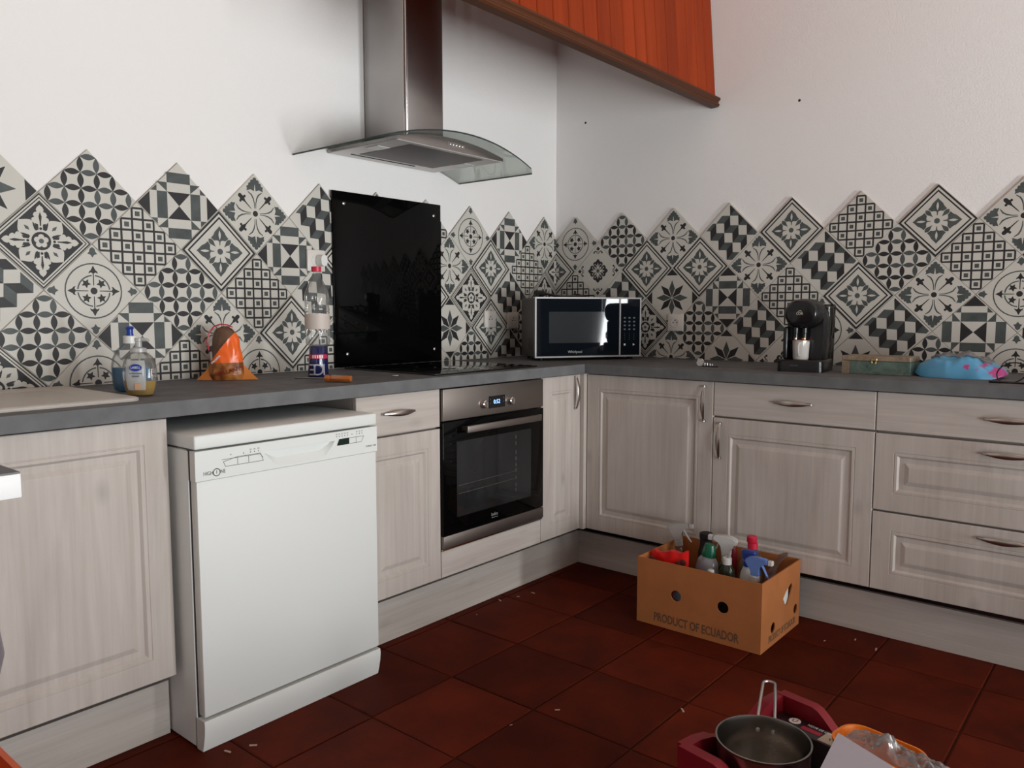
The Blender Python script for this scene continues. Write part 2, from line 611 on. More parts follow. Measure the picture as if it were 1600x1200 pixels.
def pat_geo(rng):
    out = []
    a, b, c = 0.285, 0.53, 0.70
    d, e = 0.31, 0.52
    out.append((1, 1, [(-a, d), (a, d), (0, 0)]))
    out.append((1, 1, [(-a, -d), (a, -d), (0, 0)]))
    for s in (1, -1):
        out.append((1, 2, rect(-a, a, s * e, s * 0.76)))
        out.append((1, 2, rect(s * a, s * b, -d, d)))
        out.append((1, 1, [(s * c, 0.28), (s * c, -0.28), (s * 0.98, 0)]))
        for t in (1, -1):
            out.append((1, 2, [(s * a, t * e), (s * b, t * e), (s * a, t * d)]))
            out.append((1, 2, [(s * b, t * d), (s * c - s * .02, t * d), (s * b, t * 0.45)]))
    return out


def pat_star(rng):
    out = []
    for k in range(8):
        a = k * PI / 4
        r = 0.60
        ri, da = 0.33, math.radians(19.5)
        off = 0.015
        P = [(off * math.cos(a), off * math.sin(a)), (ri * math.cos(a - da), ri * math.sin(a - da)), (r * math.cos(a), r * math.sin(a)), (ri * math.cos(a + da), ri * math.sin(a + da))]
        out.append((1, 2 if k % 2 == 0 else 1, P))
    for k in range(4):
        a = k * PI / 2
        ca, sa = math.cos(a), math.sin(a)
        out.append((1, 1, [(x * ca - y * sa, x * sa + y * ca) for x, y in ((0.76, 0.215), (0.76, -0.215), (0.975, 0))]))
    return out


def polar(prof, ang, mirror=True):
    """prof: (t along axis, half width) -> closed symmetric polygon along the angle"""
    P = [(t, w) for t, w in prof] + [(t, -w) for t, w in reversed(prof) if abs(w) > 1e-6]
    ca, sa = math.cos(ang), math.sin(ang)
    return [(x * ca - y * sa, x * sa + y * ca) for x, y in P]


def dia(r):
    return [(r, 0), (0, r), (-r, 0), (0, -r)]


def disc(x, y, r, n=12):
    return circ(x, y, r, n)


def pat_diam(rng):
    out = [(1, 1, dia(0.985)), (2, 0, dia(0.915)), (3, 1, dia(0.845)), (4, 0, dia(0.79))]
    for k in range(4):
        a = k * PI / 2
        out.append((5, 2, polar([(0.15, 0.008), (0.25, 0.02), (0.27, 0.07), (0.26, 0.15), (0.30, 0.205), (0.325, 0.235), (0.37, 0.19), (0.42, 0.155), (0.47, 0.135), (0.52, 0.09), (0.58, 0.03), (0.62, 0.0)], a)))
        out.append((6, 0, polar([(0.28, 0.0), (0.34, 0.022), (0.40, 0.032), (0.46, 0.022), (0.52, 0.0)], a)))
        out.append((5, 2, polar([(0.15, 0.0), (0.22, 0.022), (0.29, 0.055), (0.35, 0.06), (0.39, 0.035), (0.42, 0.0)], a + PI / 4)))
    out.append((5, 2, disc(0, 0, 0.075)))
    return out


def pat_dark(rng):
    out = [(1, 1, dia(0.985)), (2, 0, dia(0.945)), (3, 1, dia(0.905)), (4, 0, dia(0.875)), (5, 1, dia(0.83))]
    for k in range(4):
        a = k * PI / 2
        out.append((6, 0, polar([(0.18, 0.04), (0.34, 0.045), (0.36, 0.10), (0.345, 0.165), (0.40, 0.15), (0.44, 0.17), (0.47, 0.15), (0.49, 0.11), (0.53, 0.135), (0.58, 0.11), (0.60, 0.06), (0.64, 0.075), (0.69, 0.055), (0.74, 0.0)], a)))
        out.append((7, 1, polar([(0.31, 0.012), (0.40, 0.016), (0.50, 0.03), (0.60, 0.0)], a)))
        out.append((7, 1, disc(0.255 * math.cos(a), 0.255 * math.sin(a), 0.028)))
        b = a + PI / 4
        out.append((6, 0, polar([(0.18, 0.06), (0.27, 0.10), (0.31, 0.17), (0.38, 0.185), (0.45, 0.16), (0.50, 0.11), (0.585, 0.0)], b)))
        out.append((7, 2, polar([(0.30, 0.0), (0.37, 0.035), (0.45, 0.0)], b)))
        for sg in (1, -1):
            c = b + sg * 0.42
            out.append((7, 1, polar([(0.22, 0.0), (0.26, 0.03), (0.36, 0.02), (0.42, 0.0)], c)))
    out.append((6, 0, disc(0, 0, 0.235, 20)))
    out.append((7, 1, disc(0, 0, 0.19, 20)))
    for k in range(5):
        a = k * 2 * PI / 5 + PI / 2
        out.append((8, 0, disc(0.085 * math.cos(a), 0.085 * math.sin(a), 0.058)))
    out.append((8, 0, disc(0, 0, 0.075)))
    out.append((9, 2, disc(0, 0, 0.05)))
    return out


def stroke(pts, w):
    L_, R_ = [], []
    for i, p in enumerate(pts):
        a = pts[max(0, i - 1)]
        b = pts[min(len(pts) - 1, i + 1)]
        dx, dy = b[0] - a[0], b[1] - a[1]
        l = math.hypot(dx, dy) or 1
        ww = w[i] if isinstance(w, (list, tuple)) else w
        L_.append((p[0] - dy / l * ww / 2, p[1] + dx / l * ww / 2))
        R_.append((p[0] + dy / l * ww / 2, p[1] - dx / l * ww / 2))
    return L_ + R_[::-1]


def rotp(P, a):
    ca, sa = math.cos(a), math.sin(a)
    return [(x * ca - y * sa, x * sa + y * ca) for x, y in P]


def pat_flor(rng):
    out = [(2, 1, disc(0, 0, 0.075))]
    for k in range(4):
        a = k * PI / 2
        for (t, w, r) in ((0.855, 0, 0.055), (0.80, 0.075, 0.05), (0.80, -0.075, 0.05), (0.725, 0.135, 0.05), (0.725, -0.135, 0.05), (0.655, 0.19, 0.045), (0.655, -0.19, 0.045)):
            out.append((1, 2, rotp(disc(t, w, r, 10), a)))
        out.append((1, 2, rotp([(0.56, 0.235), (0.60, 0.12), (0.57, 0.04), (0.57, -0.04), (0.60, -0.12), (0.56, -0.235), (0.66, -0.215), (0.74, -0.15), (0.82, -0.08), (0.86, 0), (0.82, 0.08), (0.74, 0.15), (0.66, 0.215)], a)))
        out.append((2, 0, polar([(0.48, 0.02), (0.60, 0.02), (0.74, 0.0)], a)))
        for sg in (1, -1):
            P = [(0.13, sg * 0.018), (0.26, sg * 0.022), (0.38, sg * 0.05), (0.47, sg * 0.10), (0.54, sg * 0.20)]
            out.append((1, 2, rotp(stroke(P, [0.016, 0.024, 0.034, 0.038, 0.02]), a)))
        b = a + PI / 4
        out.append((1, 1, polar([(0.13, 0.0), (0.20, 0.011), (0.40, 0.017), (0.47, 0.045), (0.505, 0.095), (0.535, 0.06), (0.575, 0.05), (0.62, 0.0)], b)))
        for (t, w, r) in ((0.60, 0, 0.055), (0.50, 0.085, 0.034), (0.50, -0.085, 0.034)):
            out.append((1, 1, rotp(disc(t, w, r, 10), b)))
    return out


def annulus(r, w, n, a0, a1):
    P = []
    for k in range(n + 1):
        a = a0 + (a1 - a0) * k / n
        P.append(((r + w / 2) * math.cos(a), (r + w / 2) * math.sin(a)))
    for k in range(n, -1, -1):
        a = a0 + (a1 - a0) * k / n
        P.append(((r - w / 2) * math.cos(a), (r - w / 2) * math.sin(a)))
    return P


def pat_ring(rng):
    out = [(1, 1, disc(0, 0, 0.075))]
    for k in range(4):
        a = k * PI / 2
        out.append((1, 2, annulus(0.59, 0.03, 8, a, a + PI / 2)))
        out.append((1, 2, annulus(0.335, 0.03, 6, a + 0.10, a + PI / 2 - 0.10)))
        out.append((1, 1, polar([(0.12, 0.009), (0.38, 0.012), (0.40, 0.05), (0.375, 0.10), (0.42, 0.085), (0.45, 0.05), (0.55, 0.0)], a)))
        b = a + PI / 4
        P = []
        for q in range(10):
            rr = (0.105, 0.052)[q % 2]
            an = b + q * PI / 5
            P.append((0.225 * math.cos(b) + rr * math.cos(an), 0.225 * math.sin(b) + rr * math.sin(an)))
        out.append((1, 1, P))
        out.append((1, 2, polar([(0.72, 0.0), (0.765, 0.028), (0.785, 0.045), (0.80, 0.105), (0.85, 0.065), (0.905, 0.055), (0.95, 0.0)], a)))
    return out


def pat_clov(rng):
    out = []
    for k in range(4):
        a = k * PI / 2
        out.append((1, 1, rotp(disc(0.30, 0, 0.10, 12), a)))
        out.append((1, 1, rotp(disc(0.25, 0.12, 0.085, 12), a)))
        out.append((1, 1, rotp(disc(0.25, -0.12, 0.085, 12), a)))
        out.append((1, 1, rotp(disc(0.37, 0, 0.055, 10), a)))
        out.append((2, 0, polar([(0.03, 0.0), (0.12, 0.03), (0.22, 0.025), (0.30, 0.0)], a)))
        out.append((2, 0, polar([(0.05, 0.0), (0.15, 0.028), (0.24, 0.0)], a + PI / 4)))
        for sg in (1, -1):
            out.append((2, 0, rotp(stroke([(0.08, sg * 0.03), (0.19, sg * 0.06), (0.25, sg * 0.12), (0.21, sg * 0.15)], 0.022), a)))
            out.append((1, 1, rotp(stroke([(0.61, sg * 0.03), (0.68, sg * 0.05), (0.72, sg * 0.12), (0.66, sg * 0.19)], [0.015, 0.03, 0.045, 0.03]), a)))
            out.append((1, 1, rotp(disc(0.66, sg * 0.17, 0.035, 8), a)))
        out.append((1, 1, polar([(0.62, 0.008), (0.74, 0.012), (0.77, 0.06), (0.79, 0.085), (0.82, 0.05), (0.89, 0.0)], a)))
    out.append((1, 1, disc(0, 0, 0.24, 16)))
    for k in range(8):
        a = k * PI / 4
        out.append((2, 0, polar([(0.03, 0.0), (0.10, 0.022), (0.19, 0.012), (0.20, 0.0)], a)))
    return out


def clip_dia(P, r):
    for nx, ny in ((1, 1), (-1, 1), (-1, -1), (1, -1)):
        Q = []
        for i, p in enumerate(P):
            q = P[(i + 1) % len(P)]
            dp, dq = r - (nx * p[0] + ny * p[1]), r - (nx * q[0] + ny * q[1])
            if dp >= 0:
                Q.append(p)
            if dp * dq < 0:
                t = dp / (dp - dq)
                Q.append((p[0] + (q[0] - p[0]) * t, p[1] + (q[1] - p[1]) * t))
        P = Q
        if len(P) < 3:
            return []
    return P


def pat_cube(rng):
    ax, bx, cx_ = (0.275, -0.015), (0.20, 0.235), (0.015, -0.305)
    out = []

    def add(p, *q):
        return (p[0] + sum(v[0] for v in q), p[1] + sum(v[1] for v in q))
    neg = lambda v: (-v[0], -v[1])
    for i in range(-5, 6):
        for j in range(-5, 6):
            o = (i * (ax[0] + cx_[0]) + j * (ax[0] + bx[0]) - 0.17, i * (ax[1] + cx_[1]) + j * (ax[1] + bx[1]) + 0.05)
            top = [o, add(o, ax), add(o, ax, bx), add(o, bx)]
            side = [add(o, ax), add(o, ax, cx_), add(o, ax, bx, cx_), add(o, ax, bx)]
            for m_, f in ((2, top), (1, side)):
                c = (sum(p[0] for p in f) / 4, sum(p[1] for p in f) / 4)
                if abs(c[0]) + abs(c[1]) < 1.0 and max(abs(p[0]) + abs(p[1]) for p in f) < 1.5:
                    f = clip_dia(f, 0.95)
                    if len(f) > 2:
                        out.append((1, m_, f))
    return out


PATS = dict(LEAF=pat_leaf, CHECK=pat_check, GEO=pat_geo, STAR=pat_star, DIAM=pat_diam, DARK=pat_dark, FLOR=pat_flor, RING=pat_ring, CLOV=pat_clov, CUBE=pat_cube)
CACHE = {}


def tile_bm(kind, rot):
    b = B()
    h = HD
    b.loft([[(x * h, 0, z * h) for x, z in dia(1)], [(x * h, -TH + 0.0012, z * h) for x, z in dia(1)], [(x * (h - .0012), -TH, z * (h - .0012)) for x, z in dia(1)]], 0)
    bmesh.ops.recalc_face_normals(b.bm, faces=b.bm.faces)
    rng = random.Random(kind)
    for idx, (lay, m, P) in enumerate(PATS[kind](rng)):
        P = rotp(P, rot * PI / 2)
        y = -TH - 0.00018 * lay - 1.6e-6 * idx
        f = b.bm.faces.new([b.bm.verts.new((x * h, y, z * h)) for x, z in P])
        f.material_index = m
        f.normal_update()
        if f.normal.y > 0:
            f.normal_flip()
    return b


def place_tile(wall, kind, u, z, cuts=(), rot=0):
    """cuts: list of (point, normal) in wall-local coordinates; the outer side is removed"""
    if kind is None:
        return
    if not cuts:
        key = (kind, rot)
        if key not in CACHE:
            o = tile_bm(kind, rot).build('tile', TM, wall, smooth=0, recalc=False)
            CACHE[key] = o.data
        else:
            o = link('tile', CACHE[key], wall)
    else:
        b = tile_bm(kind, rot)
        for p, n in cuts:
            bm = b.bm
            g = bm.verts[:] + bm.edges[:] + bm.faces[:]
            bmesh.ops.bisect_plane(bm, geom=g, plane_co=Vector(p) - Vector((u, 0, z)), plane_no=n, clear_outer=True)
        if not b.bm.faces:
            b.bm.free()
            return
        o = b.build('tile', TM, wall, smooth=0, recalc=False)
    o.location = (u + random.uniform(-.0008, .0008), random.uniform(0.0, .0006) - 0.0008, z + random.uniform(-.0008, .0008))


ZT = 1.6425
ZC = 0.924
cutz = ((0, 0, ZC), (0, 0, -1))
OL, OR = -2.3968, 0.13399
LA = {-3: 'CHECK', -2: 'RING', -1: 'STAR', 0: 'LEAF', 1: 'GEO', 2: 'FLOR', 3: 'CUBE', 4: 'RING', 5: 'CHECK', 6: 'RING', 7: 'GEO', 8: 'FLOR'}
LB = {-2.5: 'GEO', -1.5: 'FLOR', -.5: 'DARK', .5: 'CHECK', 1.5: 'DIAM', 2.5: 'GEO', 3.5: 'DIAM', 4.5: 'LEAF', 5.5: 'FLOR', 6.5: 'DIAM', 7.5: 'CHECK', 8.5: 'DARK'}
LC = {-3: 'DIAM', -2: 'LEAF', -1: 'CUBE', 0: 'RING', 1: 'LEAF', 2: 'CHECK', 3: 'CUBE', 4: 'GEO', 5: 'DIAM', 6: 'DARK', 7: 'CUBE', 8: 'DARK'}
LD = {-2.5: 'FLOR', -1.5: 'CHECK', -.5: 'LEAF', .5: 'GEO', 1.5: 'FLOR', 2.5: 'DIAM', 3.5: 'FLOR', 4.5: 'LEAF', 5.5: 'STAR', 6.5: 'DIAM', 7.5: 'LEAF', 8.5: 'GEO'}
LE = {-2: 'GEO', -1: 'DARK', 0: 'RING', 1: 'CHECK', 2: 'RING', 3: 'CHECK', 4: 'STAR', 5: 'RING', 6: 'LEAF', 7: 'CUBE', 8: 'CHECK'}
RA = {0: 'RING', 1: 'LEAF', 2: 'FLOR', 3: 'CUBE', 4: 'DIAM', 5: 'CHECK', 6: 'DIAM', 7: 'FLOR', 8: 'GEO'}
RB = {-.5: 'DIAM', .5: 'CLOV', 1.5: 'DIAM', 2.5: 'DIAM', 3.5: 'FLOR', 4.5: 'CUBE', 5.5: 'LEAF', 6.5: 'CHECK', 7.5: 'DARK'}
RC = {0: 'CHECK', 1: 'CUBE', 2: 'STAR', 3: 'GEO', 4: 'CHECK', 5: 'DIAM', 6: 'FLOR', 7: 'RING', 8: 'LEAF'}
RD = {-.5: 'GEO', .5: 'FLOR', 1.5: 'DARK', 2.5: 'LEAF', 3.5: 'CUBE', 4.5: 'RING', 5.5: 'CUBE', 6.5: 'GEO', 7.5: 'CHECK'}
RE = {0: 'LEAF', 1: 'DIAM', 2: 'FLOR', 3: 'STAR', 4: 'CLOV', 5: 'STAR', 6: 'LEAF', 7: 'RING', 8: 'FLOR'}
ROTL = {('A', 3): 0, ('C', -1): 1, ('C', 7): 0}
ROTR = {('C', 3): 1, ('D', 6.5): 1}
for rows, wall, o0, sgn in (((LA, LB, LC, LD, LE), wall_l, OL, 1), ((RA, RB, RC, RD, RE), wall_r, OR, 1)):
    for r_, row in enumerate(rows):
        z = ZT - (r_ + 1) * PT / 2
        for i, k in row.items():
            u = o0 + i * PT
            cuts = []
            if z - HD < ZC:
                cuts.append(cutz)
            if wall is wall_l and u + HD > -0.001:
                cuts.append(((-0.0105, 0, 0), (1, 0, 0)))
            if wall is wall_r and u - HD < 0.001:
                cuts.append(((0.0005, 0, 0), (-1, 0, 0)))
            rot = (ROTL if wall is wall_l else ROTR).get(('ABCDE'[r_], i), 0)
            place_tile(wall, k, u, z, cuts, rot)


def grout(wall, o0, i0, i1, umin, umax):
    P = []
    for i in range(i0, i1 + 1):
        for du, dz in ((-0.5, PT / 2), (0, 0)):
            u = o0 + (i + du) * PT
            P.append((u, ZT - dz - 0.001))
    P.append((o0 + (i1 + 0.5) * PT, ZT - PT / 2))
    # clip in u by interpolation
    Q = []
    for a, b_ in zip(P, P[1:]):
        for k in range(8):
            t = k / 8
            Q.append((a[0] + (b_[0] - a[0]) * t, a[1] + (b_[1] - a[1]) * t))
    Q = [q for q in Q if umin <= q[0] <= umax]
    g = B()
    g.prism([(Q[0][0], ZC)] + Q + [(Q[-1][0], ZC)], 0.0, -0.0065)
    o = g.build('grout', M_GROUT, wall, smooth=0)
    return o


grout(wall_l, OL, -3, 8, -3.3, -0.002)
grout(wall_r, OR, 0, 8, 0.002, 2.4)

# two dark specks on the right wall (old screw holes)
for u, z in ((0.186, 2.115), (1.29, 2.047)):
    B().lathe([(0.006, 0), (0.005, 0.001), (0.0, 0.0015)], 8, M=Matrix.Rotation(PI / 2, 4, 'X')).build('screw_hole', M_BLACKM, wall_r, (u, 0, z))

# ------------------------------------------------------------------ red wood boarding hung above (leans back a little)
fas = structure(link('trim_1', None, None, (0, -0.905, 2.085)), 'red varnished wooden board fascia above the corner')
fas.rotation_euler = (math.radians(-4.5), 0, 0)
x = -0.012
k = 0
while x > -1.72:
    w = random.uniform(0.083, 0.092)
    B().box(-w + 0.0015, -0.0015, -0.008, 0.014, 0.0, 1.15, bev=0.003, seg=1).build('plank', M_PLANK, fas, (x, 0, 0.02), smooth=0)
    x -= w
    k += 1
mo = B()
prof = [(0.02, 0.0), (-0.014, 0.0), (-0.02, 0.006), (-0.020, 0.012), (-0.015, 0.017), (-0.018, 0.024), (-0.026, 0.030), (-0.026, 0.038), (-0.012, 0.046), (0.02, 0.046)]
mo.loft([[(x, y, z) for y, z in prof], [(0.0, y, z) for y, z in prof]])
mo.build('moulding', M_MOULD, fas, (-0.002, 0, -0.008), smooth=30)

# ------------------------------------------------------------------ kitchen units
ZB, ZTOP = 0.19, 0.882      # door bottom, underside of worktop
FR = 0.60                   # front plane


def door_mesh(b, x0, x1, z0, z1, y=-FR, th=0.019, panel=True, m=0):
    def rg(ins, d):
        return [(x0 + ins, y + d, z0 + ins), (x1 - ins, y + d, z0 + ins), (x1 - ins, y + d, z1 - ins), (x0 + ins, y + d, z1 - ins)]
    R = [rg(0, th), rg(0, 0.002), rg(0.002, 0)]
    if panel:
        R += [rg(0.0605, 0), rg(0.0615, 0.0016), rg(0.0635, 0.0016), rg(0.0645, 0.0), rg(0.072, 0.0), rg(0.0785, 0.0065), rg(0.094, 0.0065), rg(0.107, 0.0015), rg(0.110, 0.001)]
    b.loft(R, m)
    return b


def handle(parent, x, z, L=0.135, vert=True, y=-FR):
    b = B()
    n = 14
    pts, rr = [], []
    for k in range(n + 1):
        t = k / n
        s_ = (t - 0.5) * L
        out = 0.024 * math.sin(PI * (0.10 + 0.80 * t)) ** 0.8 + 0.002
        pts.append((s_, -out, 0))
        w = 0.0035 + 0.0065 * math.sin(PI * t)
        rr.append((0.0026, w))
    b.tube(pts, rr, 8)
    for s_ in (-1, 1):
        b.box(s_ * L / 2 - 0.005, s_ * L / 2 + 0.005, -0.012, 0.0, -0.004, 0.004, bev=0.0012, seg=1)
    o = b.build('handle', M_PEWTER, parent, (x, y, z), (0, -PI / 2 if vert else 0, 0))
    return o


def cabinet(name, label, x0, x1, fronts, right=False, z0=ZB, hollow=False):
    root = thing(name, label, 'cabinet', (0, 0, 0), RW if right else 0)
    cb_ = B()
    if hollow:
        for q in ((x0 + .001, x0 + .019, -FR + .024, -.03, .195, ZTOP - .001), (x1 - .019, x1 - .001, -FR + .024, -.03, .195, ZTOP - .001), (x0 + .019, x1 - .019, -FR + .024, -.03, .195, .213), (x0 + .019, x1 - .019, -.038, -.03, .213, ZTOP - .001)):
            cb_.box(*q)
    else:
        cb_.box(x0 + 0.001, x1 - 0.001, -FR + 0.024, -0.03, 0.195, ZTOP - 0.001)
    cb_.build('body', M_CARC, root, smooth=0)
    for f in fronts:
        kind, a0, a1, b0, b1, pan, hx, hz, hv = f
        d = door_mesh(B(), a0 + 0.0015, a1 - 0.0015, b0 + 0.0015, b1 - 0.0015, panel=pan).build(kind, WV if (kind == 'door') or pan else WH, root, smooth=0)
        if hx is not None:
            handle(d, hx, hz, vert=hv)
    return root


cabinet('sink_cabinet', 'pale washed-oak base cabinet under the sink with one panelled door', -3.08, -2.479, [('door', -3.08, -2.479, ZB, ZTOP - .004, True, None, 0, True)], hollow=True)
cabinet('drawer_cabinet', 'narrow pale oak cabinet half hidden by the dishwasher with drawer over door', -1.864, -1.487,
        [('drawer', -1.864, -1.487, 0.742, ZTOP - .003, False, -1.688, 0.815, False), ('door', -1.864, -1.487, ZB, 0.738, True, None, 0, True)])
cabinet('slim_cabinet', 'slim pale oak one-door cabinet between the oven and the corner', -0.902, -0.622,
        [('door', -0.902, -0.622, ZB, ZTOP - .003, True, -0.668, 0.80, True)])
cabinet('corner_cabinet', 'pale oak corner cabinet with one panelled door, behind the cardboard box', 0.619, 1.214,
        [('door', 0.619, 1.214, ZB, ZTOP - .003, True, 1.178, 0.79, True)], True)
cabinet('drawer_cabinet', 'wide pale oak cabinet with drawer over door, right of the cardboard box corner', 1.214, 1.812,
        [('drawer', 1.214, 1.812, 0.744, ZTOP - .003, False, 1.525, 0.816, False), ('door', 1.214, 1.812, ZB, 0.740, True, 1.246, 0.65, True)], True)
cabinet('drawer_chest', 'pale oak unit of three wide drawers under the blue bag', 1.812, 2.612,
        [('drawer', 1.812, 2.612, 0.744, ZTOP - .003, False, 2.205, 0.813, False), ('drawer', 1.812, 2.612, 0.470, 0.738, True, 2.205, 0.703, False), ('drawer', 1.812, 2.612, ZB, 0.466, True, 2.205, 0.430, False)], True)

# filler post in the inner corner and oven housing
tag(B().box(-0.6205, -0.585, -0.6175, -0.585, ZB, ZTOP - .002).build('corner_post', WV, smooth=0), 'narrow pale oak filler strip in the inside corner of the units', 'filler strip')

# plinths
PL = 0.527
structure(B().box(-3.08, -2.468, -PL, -PL + 0.016, 0.0005, 0.150).build('baseboard_left', WH, smooth=0), 'pale oak plinth under the sink cabinet')
structure(B().box(-1.85, -PL, -PL, -PL + 0.016, 0.0005, 0.150).build('baseboard_middle', WH, smooth=0), 'pale oak plinth under the oven')
structure(B().box(PL, 2.63, -PL, -PL + 0.016, 0.0005, 0.150).build('baseboard_right', WH, None, (0, 0, 0), (0, 0, RW), smooth=0), 'pale oak plinth under the drawers of the right wall')

# worktop (L shape with a basin cut-out)
ZW = 0.922
wt = B()
HX0, HX1, HY0, HY1 = -3.04, -2.80, -0.47, -0.13
for q in ((-3.10, HX0, -0.62, -0.001), (HX0, HX1, -0.62, HY0), (HX0, HX1, HY1, -0.001)):
    wt.box(q[0], q[1], q[2], q[3], ZTOP, ZW)
wt.slab([(HX1, -0.001), (HX1, -0.62), (-0.62, -0.62), (-0.62, -2.63), (-0.001, -2.63), (-0.001, -0.001)], ZTOP, ZW)
wo = wt.build('worktop', M_TOP, smooth=0)
tag(wo, 'dark grey stone-look L-shaped kitchen worktop', 'worktop')

# ------------------------------------------------------------------ sink
sk = thing('sink', 'beige resin inset sink with drainer at the left end of the worktop', 'sink', (0, 0, ZW))
b = B()
o_, i_ = rrect(-3.095, -2.515, -0.55, -0.055, 0.03), rrect(-3.07, -2.54, -0.525, -0.08, 0.03)
i2 = rrect(-3.055, -2.58, -0.50, -0.10, 0.03)
b.loft([[(x, y, 0.0003) for x, y in o_], [(x, y, 0.007) for x, y in o_], [(x, y, 0.010) for x, y in rrect(-3.09, -2.52, -0.545, -0.06, 0.03)], [(x, y, 0.010) for x, y in i_], [(x, y, 0.004) for x, y in i2]], cap0=False, cap1=False)
n = len(i2)
# drainer floor around the basin
bas = rrect(HX0 + .01, HX1 - .01, HY0 + .01, HY1 - .01, 0.03)
b.loft([[(x, y, 0.004) for x, y in i2], [(x, y, 0.003) for x, y in bas], [(x, y, -0.15) for x, y in rrect(HX0 + .02, HX1 - .02, HY0 + .02, HY1 - .02, 0.03)]], cap0=False)
b.build('basin', M_RESIN, sk)

# ------------------------------------------------------------------ dishwasher
dw = thing('dishwasher', 'white freestanding dishwasher pulled forward under the worktop', 'dishwasher', (-2.462, 0, 0))
DWW = 0.597
B().box(0.0, DWW, -0.662, -0.10, 0.004, 0.797, bev=0.003).build('body', M_ENAMEL, dw)
B().box(0.0, DWW, -0.70, -0.10, 0.802, 0.838, bev=0.005, seg=3).build('top', M_ENAMEL, dw)
d = B()
d.box(0.004, DWW - 0.002, -0.697, -0.666, 0.094, 0.7195, bev=0.003)
dd = d.build('door', M_ENAMEL, dw)
# fascia with scooped handle
fa = B()
z0, z1 = 0.7205, 0.7975
scoop = [(0.205, 0.772), (0.395, 0.772), (0.435, 0.772), (0.425, 0.7575), (0.405, 0.737), (0.395, 0.731), (0.385, 0.7285), (0.255, 0.7285), (0.243, 0.731), (0.232, 0.737), (0.210, 0.7575), (0.198, 0.772)]
scoop = [(0.196, 0.772), (0.436, 0.772), (0.424, 0.755), (0.404, 0.736), (0.390, 0.729), (0.248, 0.729), (0.232, 0.736), (0.212, 0.755)]
fa.holed([(0.0, z0), (DWW, z0), (DWW, z1), (0.0, z1)], [scoop], 0.026, Matrix.Translation((0, -0.70, 0)))
fa.build('control_panel', M_ENAMEL, dw, smooth=0)
sc = B()
inner = [(0.20, 0.769), (0.432, 0.769), (0.42, 0.762), (0.40, 0.752), (0.388, 0.748), (0.250, 0.748), (0.236, 0.752), (0.216, 0.762)]
sc.loft([[(x, -0.6995, z) for x, z in scoop], [(x, -0.686, z) for x, z in inner]], cap0=False)
sc.build('handle', M_ENAMEL, dw)
B().box(0.003, DWW - .003, -0.6655, -0.655, 0.085, 0.803).build('seal', M_INK, dw, smooth=0)
kk = [(-0.655, 0.086), (-0.700, 0.086), (-0.702, 0.075), (-0.700, 0.05), (-0.694, 0.022), (-0.688, 0.0005), (-0.66, 0.0005), (-0.655, 0.01)]
B().loft([[(0.0, y, z) for y, z in kk], [(DWW, y, z) for y, z in kk]]).build('kick_panel', M_ENAMEL, dw)


def outline(parent, pts, w, mt, y, closed=True, name='outline'):
    b = B()
    n = len(pts)
    for i in range(n if closed else n - 1):
        a, c = pts[i], pts[(i + 1) % n]
        q = stroke([a, c], w)
        b.face([(x, y, z) for x, z in q])
    return b.build(name, mt, parent, smooth=0)


YP = -0.7004
outline(dw, [(0.078, 0.762), (0.084, 0.749), (0.146, 0.749), (0.196, 0.749), (0.188, 0.770), (0.152, 0.770), (0.118, 0.770)], 0.0012, M_INK, YP, name='button_outline')
outline(dw, [(0.074, 0.768), (0.186, 0.768), (0.196, 0.757)], 0.0010, M_INK, YP, False, 'button_outline')
outline(dw, [(0.119, 0.768), (0.119, 0.750)], 0.0012, M_INK, YP, False, 'button_outline')
outline(dw, [(0.152, 0.768), (0.152, 0.750)], 0.0012, M_INK, YP, False, 'button_outline')
outline(dw, [(0.447, 0.757), (0.455, 0.774), (0.545, 0.774), (0.535, 0.757)], 0.0012, M_INK, YP, name='button_outline')
outline(dw, [(0.515, 0.773), (0.515, 0.758)], 0.0012, M_INK, YP, False, 'button_outline')
B().face([(x, YP - .0003, z) for x, z in ((0.443, 0.756), (0.489, 0.756), (0.489, 0.775), (0.452, 0.775))]).build('display', mat('green_display', (0.004, 0.02, 0.014), 0.1), dw, smooth=0)
dots = B()
for x, z in ((0.100, 0.778), (0.137, 0.777), (0.158, 0.777), (0.170, 0.777), (0.182, 0.777), (0.443, 0.783), (0.453, 0.783), (0.463, 0.783), (0.473, 0.783), (0.483, 0.783), (0.500, 0.784), (0.518, 0.783), (0.528, 0.783), (0.538, 0.783)):
    dots.face([(a, YP, c) for a, c in circ(x, z, 0.0017, 8)])
    if abs(x - 0.1) > .01 and abs(x - .137) > .01 and abs(x - .5) > .005:
        for e in range(3):
            dots.face([(a, YP, c) for a, c in stroke([(x - .003, z + .0055 + e * .0015), (x + .003, z + .0055 + e * .0015)], .0006)])
dots.build('indicator_print', M_GREYPRINT, dw, smooth=0)['kind'] = 'stuff'
text('lettering', 'HIGH', 0.014, dw, (0.035, YP, 0.7375), M_INK, sx=0.8)
text('lettering', 'NE', 0.014, dw, (0.076, YP, 0.7375), M_INK, sx=0.8)
text('lettering', '1', 0.013, dw, (0.0585, YP, 0.7375), M_INK)
rg = B()
rg.face([(x, YP, z) for x, z in annulus(0.0095, 0.0022, 20, 0, 2 * PI * 0.999)])
rg.build('emblem_ring', M_INK, dw, (0.0585, 0, 0.7375), smooth=0)
text('lettering', 'COMPACT 1400', 0.007, dw, (0.572, YP, 0.7395), M_GREYPRINT, sx=0.8)

